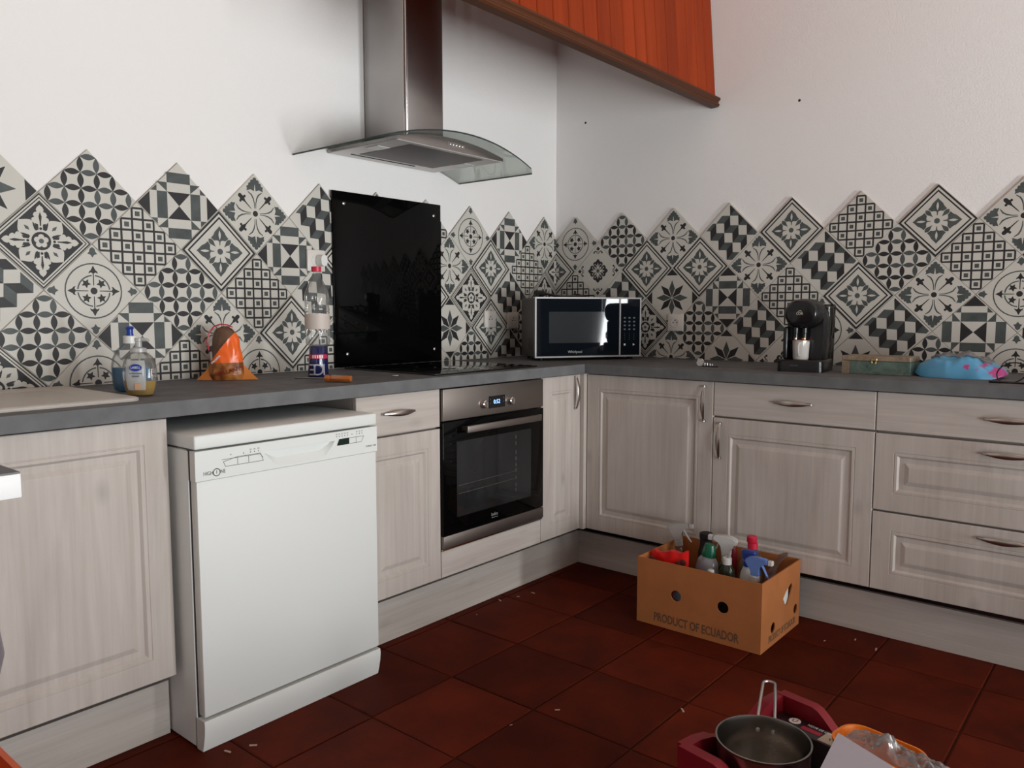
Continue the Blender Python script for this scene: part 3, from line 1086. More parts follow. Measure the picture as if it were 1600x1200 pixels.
# ------------------------------------------------------------------ oven
ov = thing('oven', 'built-in black glass oven with steel control strip under the hob', 'oven', (-1.486, 0, 0))
OW = 0.583
B().box(0.004, OW - 0.004, -0.585, -0.05, 0.30, 0.877).build('body', M_BLACKM, ov, smooth=0)
B().box(0.002, OW - 0.002, -0.612, -0.586, 0.7625, 0.876, bev=0.002).build('control_strip', M_STEELD, ov)
od = B()
od.box(0.0, OW, -0.612, -0.5855, 0.347, 0.758, bev=0.002)
odo = od.build('door', M_BGLASS, ov)
wnd = B()
wnd.box(0.068, 0.50, -0.6135, -0.612, 0.405, 0.682)
wnd.build('window', mat('oven_window', (0.016, 0.017, 0.018), 0.06, vary=0.3, scale=5), odo, smooth=0)
rk = B()
for z in (0.52, 0.49):
    rk.tube([(0.075, -0.6137, z), (0.40, -0.6137, z + 0.004)], 0.0012, 6)
rk.build('rack_wire', M_STEELD, odo)
sp = B()
for z in (0.66, 0.635, 0.60, 0.575, 0.55, 0.53, 0.50, 0.47, 0.45):
    sp.box(0.402, 0.405, -0.6142, -0.6135, z - 0.008, z + 0.006)
sp.build('runner', M_STEEL, odo, smooth=0)['kind'] = 'stuff'
B().box(0.088, 0.522, -0.652, -0.640, 0.7145, 0.740, bev=0.003).build('handle', M_STEELD, odo)
for x in (0.105, 0.505):
    B().box(x - .008, x + .008, -0.642, -0.61, 0.719, 0.735, bev=0.002).build('handle_bracket', M_STEELD, odo)
B().box(0.0, OW, -0.613, -0.586, 0.300, 0.345, bev=0.0015).build('bottom_strip', M_STEELD, ov)
B().box(0.0, OW, -0.606, -0.584, 0.292, 0.298).build('bottom_trim', M_CHROME, ov, smooth=0)
for x, z in ((0.212, 0.800), (0.368, 0.8165)):
    kb = B()
    RX = Matrix.Rotation(PI / 2, 4, 'X')
    kb.lathe([(0.0165, 0), (0.0165, 0.004), (0.0150, 0.007), (0.0148, 0.016), (0.012, 0.018)], 24, M=RX)
    kb.box(-0.002, 0.002, -0.020, -0.016, -0.012, 0.012)
    kb.build('knob', M_CHROME, ov, (x, -0.612, 0.806))
B().box(0.245, 0.338, -0.6135, -0.611, 0.786, 0.832).build('display', M_BLACK, ov, smooth=0)
text('clock_digits', '0:52', 0.022, ov, (0.290, -0.6138, 0.809), mat('blue_digits', (0.1, 0.2, 0.9), 0.4, emit=((0.25, 0.45, 1.0), 2.5)))
for x, z in ((0.253, .82), (0.253, .805), (0.33, .822), (0.33, .808)):
    B().box(x - .0015, x + .0015, -0.6139, -0.6135, z - .002, z + .002).build('symbol', M_GREYPRINT, ov, smooth=0)
text('lettering', 'beko', 0.019, ov, (0.277, -0.6122, 0.376), mat('silver_print', (0.6, 0.6, 0.6), 0.3, 0.6))
B().box(0.26, 0.296, -0.6123, -0.612, 0.363, 0.3645).build('logo_line', MATS['silver_print'], ov, (0, 0, 0), smooth=0)
oh = thing('oven_cabinet', 'pale oak housing strip directly below the oven', 'cabinet', (0, 0, 0))
B().box(-1.484, -0.905, -FR + 0.024, -0.03, 0.195, 0.286).build('body', M_CARC, oh, smooth=0)
door_mesh(B(), -1.4855, -0.9035, ZB + .001, 0.288, panel=False).build('front', WH, oh, smooth=0)

# ------------------------------------------------------------------ hob
hb = thing('induction_hob', 'black glass induction hob set on the worktop below the hood', 'hob', (-1.18, -0.31, ZW))
B().box(-0.295, 0.295, -0.255, 0.255, 0.0002, 0.006, bev=0.0015).build('glass', M_HOB, hb)
for x, y, r in ((-0.15, 0.12, .09), (0.15, 0.12, .075), (-0.15, -0.10, .075), (0.15, -0.10, .09)):
    q = B()
    q.face([(a, c, 0.0062) for a, c in annulus(r, 0.0015, 32, 0, 2 * PI * .9999)])
    q.build('zone_ring', mat('hob_print', (0.02, 0.02, 0.02), 0.3), hb, (x, y, 0), smooth=0)

# black glass splash panel
gp = thing('glass_splashback', 'black glass splashback panel fixed by four screws over the hob', 'splashback', (-1.192, -0.013, ZW + 0.004))
B().box(-0.299, 0.299, -0.007, 0.0, 0.0, 0.697, bev=0.001).build('glass', M_BGLASS, gp)
for x, z in ((-0.243, 0.650), (0.255, 0.646), (-0.238, 0.052), (0.253, 0.055)):
    B().lathe([(0.0075, 0), (0.0075, 0.002), (0.005, 0.004), (0.0, 0.0045)], 16, M=Matrix.Rotation(PI / 2, 4, 'X')).build('screw', M_STEEL, gp, (x, -0.007, z))

# ------------------------------------------------------------------ extractor hood
hd = thing('extractor_hood', 'steel chimney extractor hood with curved glass canopy', 'hood', (-1.205, 0, 1.766))
ch = B()
ch.box(-0.105, 0.104, -0.252, -0.002, 0.03, CEIL - 1.77, bev=0.012, seg=3)
ch.build('chimney', M_CHIM, hd)
B().box(-0.1055, -0.100, -0.256, -0.2505, 0.03, CEIL - 1.77, bev=0.002, seg=2).build('chimney_seam', M_CHROME, hd)
B().tube([(-0.1062, -0.243, 0.03), (-0.1062, -0.243, CEIL - 1.77)], 0.0035, 8).build('chimney_glint', M_CHROME, hd)  # added chrome strip, imitates the second bright reflection by the chimney edge
zt = lambda x: -0.034 + 0.083 * (1 - (x / 0.452) ** 2) - 0.0 * abs(x)
gl = B()
n = 24
for th0, th1, m_ in ((0, 0.006, 0),):
    XS = [-0.452 + 0.904 * k / n for k in range(n + 1)]
    yfr = lambda x: -0.452 - 0.028 * (1 - (x / 0.452) ** 2) + (0.02 if abs(x) > 0.449 else 0)
    rings = []
    for x in XS:
        f = yfr(x)
        rings.append([(x, -0.003, zt(x)), (x, f, zt(x)), (x, f, zt(x) + 0.006), (x, -0.003, zt(x) + 0.006)])
    R = [gl.ring(r) for r in rings]
    for a, c in zip(R, R[1:]):
        for i in range(4):
            j = (i + 1) % 4
            fc = gl.bm.faces.new((a[i], a[j], c[j], c[i]))
            fc.material_index = 1 if i == 1 else 0
    gl.bm.faces.new(R[0]).material_index = 1
    gl.bm.faces.new(R[-1][::-1]).material_index = 1
gl.build('glass_canopy', [M_HGLASS, M_GEDGE], hd, smooth=60)
bd = B()
XS = [-0.292 + 0.584 * k / 16 for k in range(17)]
prof = [(x, max(0.003, zt(x) - 0.003)) for x in XS]
poly = [(-0.292, 0.0)] + [(0.292, 0.0)] + [(x, z) for x, z in reversed(prof)]
bd.prism(poly, -0.405, -0.003)
bd.build('body', M_CHIM, hd, smooth=25)
un = B()
un.box(-0.288, 0.288, -0.402, -0.006, -0.002, -0.0002)
un.build('underside', mat('lit_underside_steel', (0.66, 0.63, 0.61), 0.5, 0.5), hd, smooth=0)  # paler than the hood steel: light from below is put into the colour
fl = B()
fl.box(-0.20, 0.20, -0.375, -0.085, -0.0035, -0.0022)
fl.build('filter', mat('filter_mesh', (0.12, 0.10, 0.095), 0.5, 0.7), hd, smooth=0)
for x in (-0.235, 0.235):
    B().box(x - 0.03, x + 0.03, -0.27, -0.20, -0.0045, -0.0022, bev=0.001, seg=1).build('lamp', M_WHITEP, hd)
B().box(-0.22, 0.12, -0.062, -0.056, -0.004, -0.0022).build('slot', M_BLACKM, hd, smooth=0)
for k in range(5):
    B().lathe([(0.0045, 0), (0.0045, 0.003), (0.003, 0.004)], 10, M=Matrix.Rotation(PI / 2, 4, 'X')).build('button', M_CHROME, hd, (-0.02 + k * 0.017, -0.405, 0.022))
B().box(-0.032, 0.06, -0.4056, -0.4045, 0.014, 0.030).build('button_panel', M_STEEL, hd, smooth=0)

# ------------------------------------------------------------------ wall sockets


def socket(label, u, z, right, plug=False, s=0.041):
    root = thing('wall_socket', label, 'socket', (0, -u, z) if right else (u, 0, z), RW if right else 0)
    B().box(-s, s, -0.021, -0.0095, -s, s, bev=0.003).build('plate', M_SOCK, root)
    RX = Matrix.Rotation(PI / 2, 4, 'X')
    B().lathe([(0.022, 0.0), (0.022, 0.0015), (0.020, 0.002), (0.0195, 0.0004), (0.0, 0.0003)], 24, M=RX).build('rim', M_SOCK, root, (0, -0.021, 0))
    if plug:
        pl = B()
        pl.loft([[(x, -0.024, zz) for x, zz in rrect(-0.016, 0.016, -0.023, 0.023, 0.014)], [(x, -0.055, zz) for x, zz in rrect(-0.014, 0.014, -0.021, 0.021, 0.013)]])
        pl.build('plug', M_WHITEP, root, (0.012, 0, 0))
    else:
        for dx, dz in ((-0.0095, 0), (0.0095, 0), (0, 0.011)):
            B().lathe([(0.003, 0), (0.003, 0.0012), (0, 0.0013)], 8, M=RX).build('pin_hole', M_BLACKM, root, (dx, -0.0215, dz))
    return root


socket('white wall socket with a plugged-in plug behind the bottle', -1.572, 1.345, False, True)
socket('white wall socket beside the black splashback, farther from the microwave', -0.556, 1.112, False)
socket('white wall socket right next to the microwave on the cooker wall', -0.381, 1.104, False)
socket('white wall socket on the right wall above the wristwatch', 0.731, 1.096, True)

# ------------------------------------------------------------------ microwave (front-left corner at origin)
MX, MY = 0.443, -0.294
ang = math.atan2(MY, MX)
MWW = math.hypot(MX, MY)
mw = thing('microwave', 'black microwave with silver rim standing across the worktop corner', 'microwave', (-0.600, -0.330, ZW), ang)
MH0, MH1, MD = 0.014, 0.293, 0.225
B().box(0.004, MWW - 0.004, 0.012, MD, MH0 + .003, MH1 - .003, bev=0.006).build('body', mat('microwave_case', (0.085, 0.075, 0.07), 0.45), mw)
fr = B()
fr.holed([(0, MH0), (MWW, MH0), (MWW, MH1), (0, MH1)], [[(0.007, MH0 + .007), (MWW - .007, MH0 + .007), (MWW - .007, MH1 - .007), (0.007, MH1 - .007)]], 0.014, Matrix.Translation((0, 0, 0)))
fr.build('rim', mat('rim_silver', (0.36, 0.35, 0.35), 0.55, 0.6), mw, smooth=0)
XD = MWW * 0.793
M_MWG = mat('microwave_glass', (0.006, 0.009, 0.013), 0.02, spec=0.22)
dr = B().box(0.0072, XD - 0.004, 0.002, 0.013, MH0 + .0072, MH1 - .0072).build('door', M_MWG, mw, smooth=0)
B().box(0.068, XD - 0.075, 0.0014, 0.0022, 0.082, 0.226).build('window', mat('microwave_window', (0.035, 0.040, 0.043), 0.05, spec=0.3), dr, smooth=0)
B().box(XD - 0.003, XD + 0.004, -0.001, 0.013, MH0 + .0072, MH1 - .0072).build('divider', MATS['rim_silver'], mw, smooth=0)
cp = B().box(XD + 0.005, MWW - 0.0072, 0.002, 0.013, MH0 + .0072, MH1 - .0072).build('control_panel', M_MWG, mw, smooth=0)
M_WPR = mat('pale_print', (0.7, 0.7, 0.72), 0.4)
M_DPR = mat('dim_print', (0.12, 0.14, 0.16), 0.4)
text('lettering', 'Whirlpool', 0.017, dr, (0.197, 0.0016, 0.040), mat('grey_lettering', (0.35, 0.35, 0.35), 0.3))
for pts in ([(XD + .022, .066), (XD + .031, .066), (XD + .031, .076), (XD + .022, .076)], [(XD + .069, .065), (XD + .079, .071), (XD + .069, .077)]):
    B().face([(x, 0.0017, z) for x, z in pts]).build('symbol', M_WPR, cp, smooth=0)
cd_ = B()
for i in range(3):
    for j in range(4):
        cd_.face([(x, 0.0017, z) for x, z in circ(XD + 0.026 + i * 0.024, 0.095 + j * 0.009, 0.0016, 6)])
        cd_.face([(x, 0.0017, z) for x, z in rect(XD + 0.021 + i * 0.024, XD + 0.031 + i * 0.024, 0.140 + j * 0.018, 0.147 + j * 0.018)])
cd_.build('key_print', M_DPR, cp, smooth=0)
lv = B()
for k in range(5):
    for j in range(6):
        lv.box(-0.0005 + .004, 0.0042, 0.05 + k * .012, 0.056 + k * .012, 0.05 + j * .009, 0.054 + j * .009)
lv.build('vent', M_BLACKM, mw, smooth=0)
for x, y in ((0.04, 0.04), (MWW - .04, 0.04), (0.04, MD - .03), (MWW - .04, MD - .03)):
    B().lathe([(0.014, 0), (0.015, MH0 + .003)], 12).build('foot', M_BLACK, mw, (x, y, 0))
# power cord resting on top
pc = thing('power_cord', 'black power cord and plug lying on top of the microwave', 'power cord', (-0.600, -0.330, ZW + MH1 - 0.003), ang)
B().loft([[(x, -0.028, z) for x, z in rrect(-0.017, 0.017, 0.0, 0.030, 0.011)], [(x * 1.05, 0.005, z) for x, z in rrect(-0.017, 0.017, 0.0, 0.032, 0.011)], [(x * .5, 0.030, z * .6 + .006) for x, z in rrect(-0.017, 0.017, 0.0, 0.030, 0.011)]]).build('plug', M_BLACK, pc, (0.062, 0.11, 0.006), (0, 0, math.radians(-62)))
for s_ in (-.007, .007):
    B().tube([(0, 0, 0), (-0.012, -0.014, -0.003)], 0.0023, 8).build('plug_pin', M_CHROME, pc, (0.045 + s_, 0.095, 0.016))
B().tube([(0.085, 0.122, 0.022), (0.11, 0.125, 0.018), (0.14, 0.128, 0.011), (0.18, 0.13, 0.008), (0.23, 0.13, 0.008), (0.28, 0.132, 0.008), (0.285, 0.15, 0.008), (0.23, 0.155, 0.0075), (0.19, 0.152, 0.0075)], 0.0065, 8).build('cable', M_BLACK, pc)
B().tube([(0.24, 0.14, 0.020), (0.27, 0.14, 0.018), (0.30, 0.138, 0.008), (0.315, 0.137, 0.0045)], 0.0032, 8).build('cable_end', M_BLACK, pc)

# ------------------------------------------------------------------ coffee machine
cm = thing('coffee_machine', 'black capsule coffee machine with rounded head and smoked tank', 'coffee machine', (-0.478, -1.498, ZW), RW + 0.10)


def arch(hw, z0, z1, r, n=10):
    P = [(-hw, z0), (hw, z0)]
    for k in range(n + 1):
        a = PI * k / n
        P.append((hw * math.cos(a), z1 - r + r * math.sin(a)))
    return P


B().loft([[(x, y, 0.0003) for x, y in rrect(-0.084, 0.084, 0.0, 0.19, 0.02)], [(x, y, 0.040) for x, y in rrect(-0.083, 0.083, 0.001, 0.19, 0.02)], [(x, y, 0.046) for x, y in rrect(-0.079, 0.079, 0.006, 0.185, 0.02)]]).build('drip_tray', M_BLACK, cm)
B().loft([[(x, 0.078, z) for x, z in arch(0.066, 0.046, 0.268, 0.07)], [(x, 0.088, z) for x, z in arch(0.070, 0.046, 0.274, 0.072)], [(x, 0.155, z) for x, z in arch(0.070, 0.046, 0.276, 0.072)]]).build('body', M_BLACK, cm)
hdp = B()
for lst in ([(0.004, 0.052, 0.185, 0.262, 0.04), (0.010, 0.058, 0.174, 0.269, 0.05), (0.024, 0.064, 0.166, 0.274, 0.06), (0.079, 0.068, 0.162, 0.276, 0.07)],):
    rings = []
    for y, hw, za, zb_, r in lst:
        rings.append([(x, y, z) for x, z in rrect(-hw, hw, za, zb_, min(r, (zb_ - za) / 2 - .001, hw - .001), 8)])
    hdp.loft(rings)
hdp.build('head', M_BLACK, cm)
for x in (-0.026, 0.006):
    B().lathe([(0.009, 0), (0.009, 0.016), (0.011, 0.018), (0.011, 0.04)], 14).build('nozzle', M_BLACK, cm, (x, 0.042, 0.128))
    B().lathe([(0.0068, 0), (0.0068, 0.009)], 14).build('spout', mat('copper', (0.75, 0.35, 0.18), 0.25, 1.0), cm, (x, 0.040, 0.122))
B().box(-0.068, -0.05, 0.02, 0.10, 0.046, 0.17, bev=0.008, seg=3).build('side_column', M_BLACK, cm)
B().loft([[(x, y, 0.012) for x, y in rrect(-0.066, 0.072, 0.162, 0.255, 0.02)], [(x, y, 0.245) for x, y in rrect(-0.066, 0.074, 0.160, 0.257, 0.02)]]).build('water_tank', M_SMOKE, cm)
B().loft([[(x, y, 0.2455) for x, y in rrect(-0.067, 0.075, 0.159, 0.258, 0.02)], [(x, y, 0.256) for x, y in rrect(-0.064, 0.072, 0.162, 0.255, 0.02)]]).build('tank_lid', M_SMOKE, cm)
text('lettering', 'PHILIPS', 0.009, cm, (-0.018, -0.0004, 0.024), mat('dim_lettering', (0.12, 0.12, 0.12), 0.3))
text('emblem', 'LOR', 0.013, cm, (-0.004, 0.0035, 0.220), mat('pale_gold', (0.55, 0.50, 0.42), 0.3))
em = B()
em.face([(x, 0.0035, z) for x, z in stroke([(-0.012, 0.224), (-0.008, 0.2295), (-0.002, 0.231), (0.003, 0.2285)], 0.0016)])
em.build('emblem_arc', MATS['pale_gold'], cm, smooth=0)
mg = thing('mug', 'white china mug with square sides under the coffee spouts', 'mug', (-0.478 + 0.046, -1.487, ZW + 0.0464), RW + 0.10)
q = B()
q.lathe([(0.026, 0.0), (0.0285, 0.004), (0.0315, 0.07), (0.0315, 0.072), (0.029, 0.072), (0.027, 0.006), (0.0, 0.005)], 28)
q.build('body', mat('china', (0.60, 0.57, 0.54), 0.18, coat=0.4), mg)
B().tube([(0, -0.029, 0.060), (0, -0.040, 0.060), (0.0, -0.047, 0.052), (0, -0.047, 0.028), (0, -0.040, 0.017), (0, -0.028, 0.016)], 0.0038, 10).build('handle', MATS['china'], mg, (0.002, 0, 0))
B().lathe([(0.0318, 0.0685), (0.0320, 0.0705), (0.0318, 0.072)], 28, cap0=False, cap1=False).build('gold_rim', mat('rose_gold', (0.6, 0.38, 0.3), 0.3, 0.8), mg)

# ------------------------------------------------------------------ trinket box
tb = thing('trinket_box', 'green and beige marbled wooden box with brass clasp', 'box', (-0.420, -1.637, ZW), RW)


def marble(name, ca, cb, cl, scale):
    m, N, L, P = new_mat(name)
    tc = N.new('ShaderNodeTexCoord')
    n1 = N.new('ShaderNodeTexNoise'); n1.inputs['Scale'].default_value = scale; n1.inputs['Detail'].default_value = 6; n1.inputs['Distortion'].default_value = 1.5
    L.new(tc.outputs['Object'], n1.inputs['Vector'])
    r = N.new('ShaderNodeValToRGB')
    e = r.color_ramp.elements
    e[0].position, e[1].position = 0.3, 0.7
    e[0].color = (*ca, 1); e[1].color = (*cb, 1)
    L.new(n1.outputs['Fac'], r.inputs['Fac'])
    n2 = N.new('ShaderNodeTexNoise'); n2.inputs['Scale'].default_value = scale * .55; n2.inputs['Detail'].default_value = 3; n2.inputs['Distortion'].default_value = 2.0
    L.new(tc.outputs['Object'], n2.inputs['Vector'])
    r2 = N.new('ShaderNodeValToRGB')
    e2 = r2.color_ramp.elements
    e2[0].position, e2[1].position = 0.492, 0.508
    e2[0].color = (0, 0, 0, 1); e2[1].color = (0, 0, 0, 1)
    k = e2.new(0.5); k.color = (1, 1, 1, 1)
    L.new(n2.outputs['Fac'], r2.inputs['Fac'])
    mx = N.new('ShaderNodeMix'); mx.data_type = 'RGBA'
    L.new(r2.outputs['Color'], mx.inputs[0]); L.new(r.outputs['Color'], mx.inputs[6]); mx.inputs[7].default_value = (*cl, 1)
    L.new(mx.outputs[2], P.inputs['Base Color'])
    P.inputs['Roughness'].default_value = 0.4
    return m


M_MG = marble('green_marble', (0.075, 0.125, 0.105), (0.14, 0.20, 0.165), (0.02, 0.035, 0.03), 26)
M_MB = marble('beige_marble', (0.21, 0.15, 0.10), (0.33, 0.26, 0.18), (0.06, 0.04, 0.03), 30)
TW = 0.234
B().box(0.028, TW, 0.0, 0.13, 0.0003, 0.0475, bev=0.001, seg=1).build('body', M_MG, tb)
B().loft([[(x, y, z) for x, z in ((0.0, 0.0003), (0.0275, 0.0003), (0.0275, 0.026), (0.031, 0.034), (0.0275, 0.0475), (0.0, 0.0475))] for y in (0.0, 0.13)]).build('body_edge', M_MB, tb, smooth=0)
B().box(0.0, TW, -0.001, 0.131, 0.0485, 0.066, bev=0.002, seg=1).build('lid', M_MB, tb)
B().box(0.103, 0.123, -0.004, -0.001, 0.050, 0.058, bev=0.001, seg=1).build('clasp', mat('brass', (0.5, 0.36, 0.14), 0.3, 1.0), tb)
B().tube([(0.106, -0.004, 0.050), (0.106, -0.006, 0.040), (0.120, -0.006, 0.040), (0.120, -0.004, 0.050)], 0.0018, 6).build('clasp_ring', MATS['brass'], tb)

# ------------------------------------------------------------------ blue bag


def lumpy(nx, ny, fn):
    b = B()
    top, bot = [], []
    for i in range(nx + 1):
        ru, rb = [], []
        for j in range(ny + 1):
            p, q = fn(i / nx, j / ny)
            ru.append(b.bm.verts.new(p)); rb.append(b.bm.verts.new(q))
        top.append(ru); bot.append(rb)
    for g, fl_ in ((top, False), (bot, True)):
        for i in range(nx):
            for j in range(ny):
                v = (g[i][j], g[i + 1][j], g[i + 1][j + 1], g[i][j + 1])
                b.bm.faces.new(v[::-1] if fl_ else v)
    for i in range(nx):
        for j in (0, ny):
            b.bm.faces.new((top[i][j], top[i + 1][j], bot[i + 1][j], bot[i][j]))
    for j in range(ny):
        for i in (0, nx):
            b.bm.faces.new((top[i][j], top[i][j + 1], bot[i][j + 1], bot[i][j]))
    bmesh.ops.remove_doubles(b.bm, verts=b.bm.verts, dist=1e-5)
    return b


bb = thing('blue_bag', 'crumpled blue plastic bag with pink print near the black cable', 'bag', (-0.33, -2.013, ZW), RW)


def bagfn(u, v):
    x = (u - 0.5) * 0.272
    y = (v - 0.5) * 0.22
    e = max(0.0, (1 - abs(2 * u - 1) ** 2.4)) ** 0.5 * max(0.0, (1 - abs(2 * v - 1) ** 2.6)) ** 0.5
    pin = 1 - 0.55 * (abs(2 * u - 1) ** 3)
    nz = noise.noise(Vector((x * 18, y * 18, 3.1))) * 0.026 + noise.noise(Vector((x * 50, y * 50, 1.1))) * 0.012
    h = 0.078 * e * (1.0 - 0.30 * u) + nz * e + 0.004
    y2 = y * pin + noise.noise(Vector((x * 20, 0.3, v * 3))) * 0.006
    tip = 0.012 * max(0, abs(2 * u - 1) - 0.8) * 5
    return (x, y2, max(h, 0.002) + tip), (x, y2, 0.0008 + tip * 0.9)


m, N, L, P = new_mat('blue_film')
tc = N.new('ShaderNodeTexCoord')
nz = N.new('ShaderNodeTexNoise'); nz.inputs['Scale'].default_value = 11; nz.inputs['Detail'].default_value = 3
L.new(tc.outputs['Object'], nz.inputs['Vector'])
r = N.new('ShaderNodeValToRGB')
e = r.color_ramp.elements
e[0].position, e[1].position = 0.60, 0.63
e[0].color = (0.10, 0.37, 0.62, 1); e[1].color = (0.50, 0.06, 0.25, 1)
L.new(nz.outputs['Fac'], r.inputs['Fac'])
L.new(r.outputs['Color'], P.inputs['Base Color'])
P.inputs['Roughness'].default_value = 0.4
lumpy(36, 24, bagfn).build('bag_film', m, bb, smooth=60)


def bagfn2(u, v):
    p, q = bagfn(0.15 + 0.7 * u, 0.45 + 0.5 * v)
    cr = noise.noise(Vector((u * 9, v * 9, 7.7))) * 0.007
    return (p[0], p[1], p[2] + 0.010 + cr), (p[0], p[1], p[2] + 0.004)


lumpy(20, 10, bagfn2).build('clear_top', M_CLEARB, bb, smooth=60)

# black cable on the right end
cb = thing('cable', 'thin black cable loop at the right end of the worktop', 'cable', (-0.50, -2.19, ZW), RW)
loop = []
for k in range(25):
    a = 2 * PI * k / 24
    loop.append((0.055 * math.cos(a) * 0.75 - 0.003, 0.012 * math.sin(a) + 0.008, 0.034 + 0.032 * math.sin(a) + 0.006 * math.cos(a) - 0.0015))
B().tube(loop[:-1], 0.0022, 8, closed=True).build('loop', M_BLACK, cb)
B().tube([(-0.06, -0.03, 0.0045), (-0.03, -0.028, 0.004), (0.0, -0.026, 0.0035), (0.05, -0.022, 0.0035), (0.10, -0.02, 0.0035), (0.16, -0.02, 0.0035)], [0.004, 0.0045, 0.003, 0.003, 0.003, 0.003], 8).build('strand', M_BLACK, cb)
B().tube([(-0.05, 0.02, 0.003), (0.0, -0.012, 0.003), (0.06, -0.03, 0.003), (0.12, -0.034, 0.003)], 0.0026, 8).build('strand', M_BLACK, cb)

# ------------------------------------------------------------------ wristwatch
wa = thing('wristwatch', 'silver wristwatch with black strap lying on the worktop', 'watch', (-0.445, -1.078, ZW), RW)
RXw = Matrix.Rotation(PI / 2, 4, 'X')
B().lathe([(0.016, -0.004), (0.0175, -0.002), (0.0175, 0.003), (0.0155, 0.0045), (0.0145, 0.0038), (0.0, 0.0038)], 28, M=RXw).build('case', M_CHROME, wa, (0, 0, 0.0178))
B().lathe([(0.014, 0), (0.0, 0.0003)], 24, M=RXw).build('dial', mat('watch_dial', (0.55, 0.55, 0.52), 0.3), wa, (0, -0.0041, 0.0178))
for k, x in enumerate((0.020, 0.0295, 0.039, 0.047)):
    B().box(x - .004, x + .004, -0.006 + .004 * k, 0.004 + .004 * k, 0.0045, 0.017 - .001 * k, bev=0.0012, seg=1).build('bracelet_link', M_CHROME, wa)
B().tube([(0.012, 0.004, 0.003), (0.03, 0.0, 0.003), (0.055, 0.004, 0.0028), (0.075, 0.01, 0.0028)], [(0.006, .0022), (0.007, .0022), (0.007, .0022), (0.005, .002)], 8).build('strap', M_BLACKM, wa)

# ------------------------------------------------------------------ bottles by the sink


def oval_bottle(b, prof, sx, sy, n=28, m=0, cap0=True, cap1=True):
    return b.lathe(prof, n, sx=sx, sy=sy, m=m, cap0=cap0, cap1=cap1)


bo = thing('dish_soap_bottle', 'clear bottle of blue washing-up liquid with blue push cap', 'bottle', (-2.42, -0.285, ZW), math.radians(-35))
pf = [(0.034, 0.0003), (0.041, 0.004), (0.045, 0.03), (0.046, 0.07), (0.043, 0.095), (0.034, 0.118), (0.020, 0.133), (0.0165, 0.138)]
oval_bottle(B(), pf, 1.15, 0.72, cap1=False).build('shell', M_CLEAR, bo)
oval_bottle(B(), [(0.033, 0.002), (0.039, 0.006), (0.0435, 0.03), (0.0445, 0.070), (0.0, 0.071)], 1.14, 0.70).build('liquid', mat('blue_liquid', (0.003, 0.17, 0.38), 0.15), bo)
B().lathe([(0.0185, 0.1385), (0.0185, 0.158), (0.0165, 0.160)], 24).build('collar', M_WHITEP, bo)
B().lathe([(0.0095, 0.1605), (0.0095, 0.166), (0.0085, 0.167), (0.009, 0.178), (0.012, 0.181), (0.009, 0.186), (0.006, 0.187)], 20).build('cap', M_BLUE, bo)
bo = thing('hand_soap_bottle', 'clear pump bottle of yellow liquid soap with oval blue badge', 'bottle', (-2.462, -0.425, ZW), math.radians(-50))
pf = [(0.030, 0.0003), (0.036, 0.004), (0.0445, 0.035), (0.0465, 0.06), (0.044, 0.085), (0.036, 0.106), (0.024, 0.117), (0.018, 0.12)]
oval_bottle(B(), pf, 1.0, 0.62, cap1=False).build('shell', M_CLEAR, bo)
oval_bottle(B(), [(0.029, 0.002), (0.0345, 0.005), (0.041, 0.030), (0.0425, 0.042), (0.0, 0.0425)], 0.99, 0.60).build('liquid', mat('yellow_liquid', (0.42, 0.24, 0.03), 0.15), bo)
lab = B()
rings = []
for z in (0.018, 0.03, 0.05, 0.07, 0.088, 0.098):
    rr_ = [r_ for r_, z_ in pf if z_ >= z][0]
    import bisect as _b
    for (ra, za), (rb2, zb2) in zip(pf, pf[1:]):
        if za <= z <= zb2:
            rr_ = ra + (rb2 - ra) * (z - za) / (zb2 - za)
    rings.append([(1.012 * rr_ * math.sin(a), -1.02 * 0.62 * rr_ * math.cos(a), z) for a in [(-0.62 + 1.24 * k / 10) for k in range(11)]])
lab.loft(rings, closed=False)
lab.build('label', clear('soap_label', (0.8, 0.8, 0.8), 0.2, 0.2, body=0.45, bodycol=(0.78, 0.78, 0.76)), bo)
ob = B()
ob.prism(circ(0, 0, 0.0095, 20, 0.0165), -0.0004, 0.0004)
ob.build('badge', M_BLUE, bo, (0.003, -0.0305, 0.079), (math.radians(-9), 0, 0))
text('lettering', 'LABELL', 0.0095, bo, (0.003, -0.0311, 0.079), M_WHITEP, rot=(math.radians(81), 0, 0), sx=0.85)
for k, tx in enumerate(('SAVON MAINS', 'LIQUIDE')):
    text('lettering', tx, 0.0062, bo, (0.002, -0.0298, 0.063 - k * .0075), M_GREYPRINT, sx=0.9)
B().prism([(-0.001, 0.02), (0.014, 0.020), (0.014, 0.036), (-0.001, 0.036)], -0.0300, -0.0290).build('pink_patch', mat('peach_print', (0.6, 0.33, 0.2), 0.5), bo, smooth=0)
B().lathe([(0.0195, 0.1195), (0.0195, 0.130), (0.012, 0.132), (0.0085, 0.134), (0.0085, 0.148), (0.010, 0.149), (0.010, 0.156), (0.008, 0.158)], 20).build('pump', clear('frosted_pump', (0.75, 0.75, 0.74), 0.4, 0.2, body=0.45, bodycol=(0.7, 0.7, 0.69)), bo)
B().tube([(0.0, 0, 0.153), (0.012, 0.0, 0.1535), (0.024, 0.0, 0.1525), (0.027, 0, 0.149)], [0.006, 0.0055, 0.0045, 0.004], 10).build('spout', MATS['frosted_pump'], bo)
B().tube([(0, 0, 0.119), (0.002, 0, 0.008)], 0.0028, 8).build('dip_tube', MATS['frosted_pump'], bo)

# ------------------------------------------------------------------ bread bag
br = thing('bread_bag', 'orange printed plastic bread bag standing against the tiles', 'bag', (-2.035, -0.145, ZW), math.radians(-42))


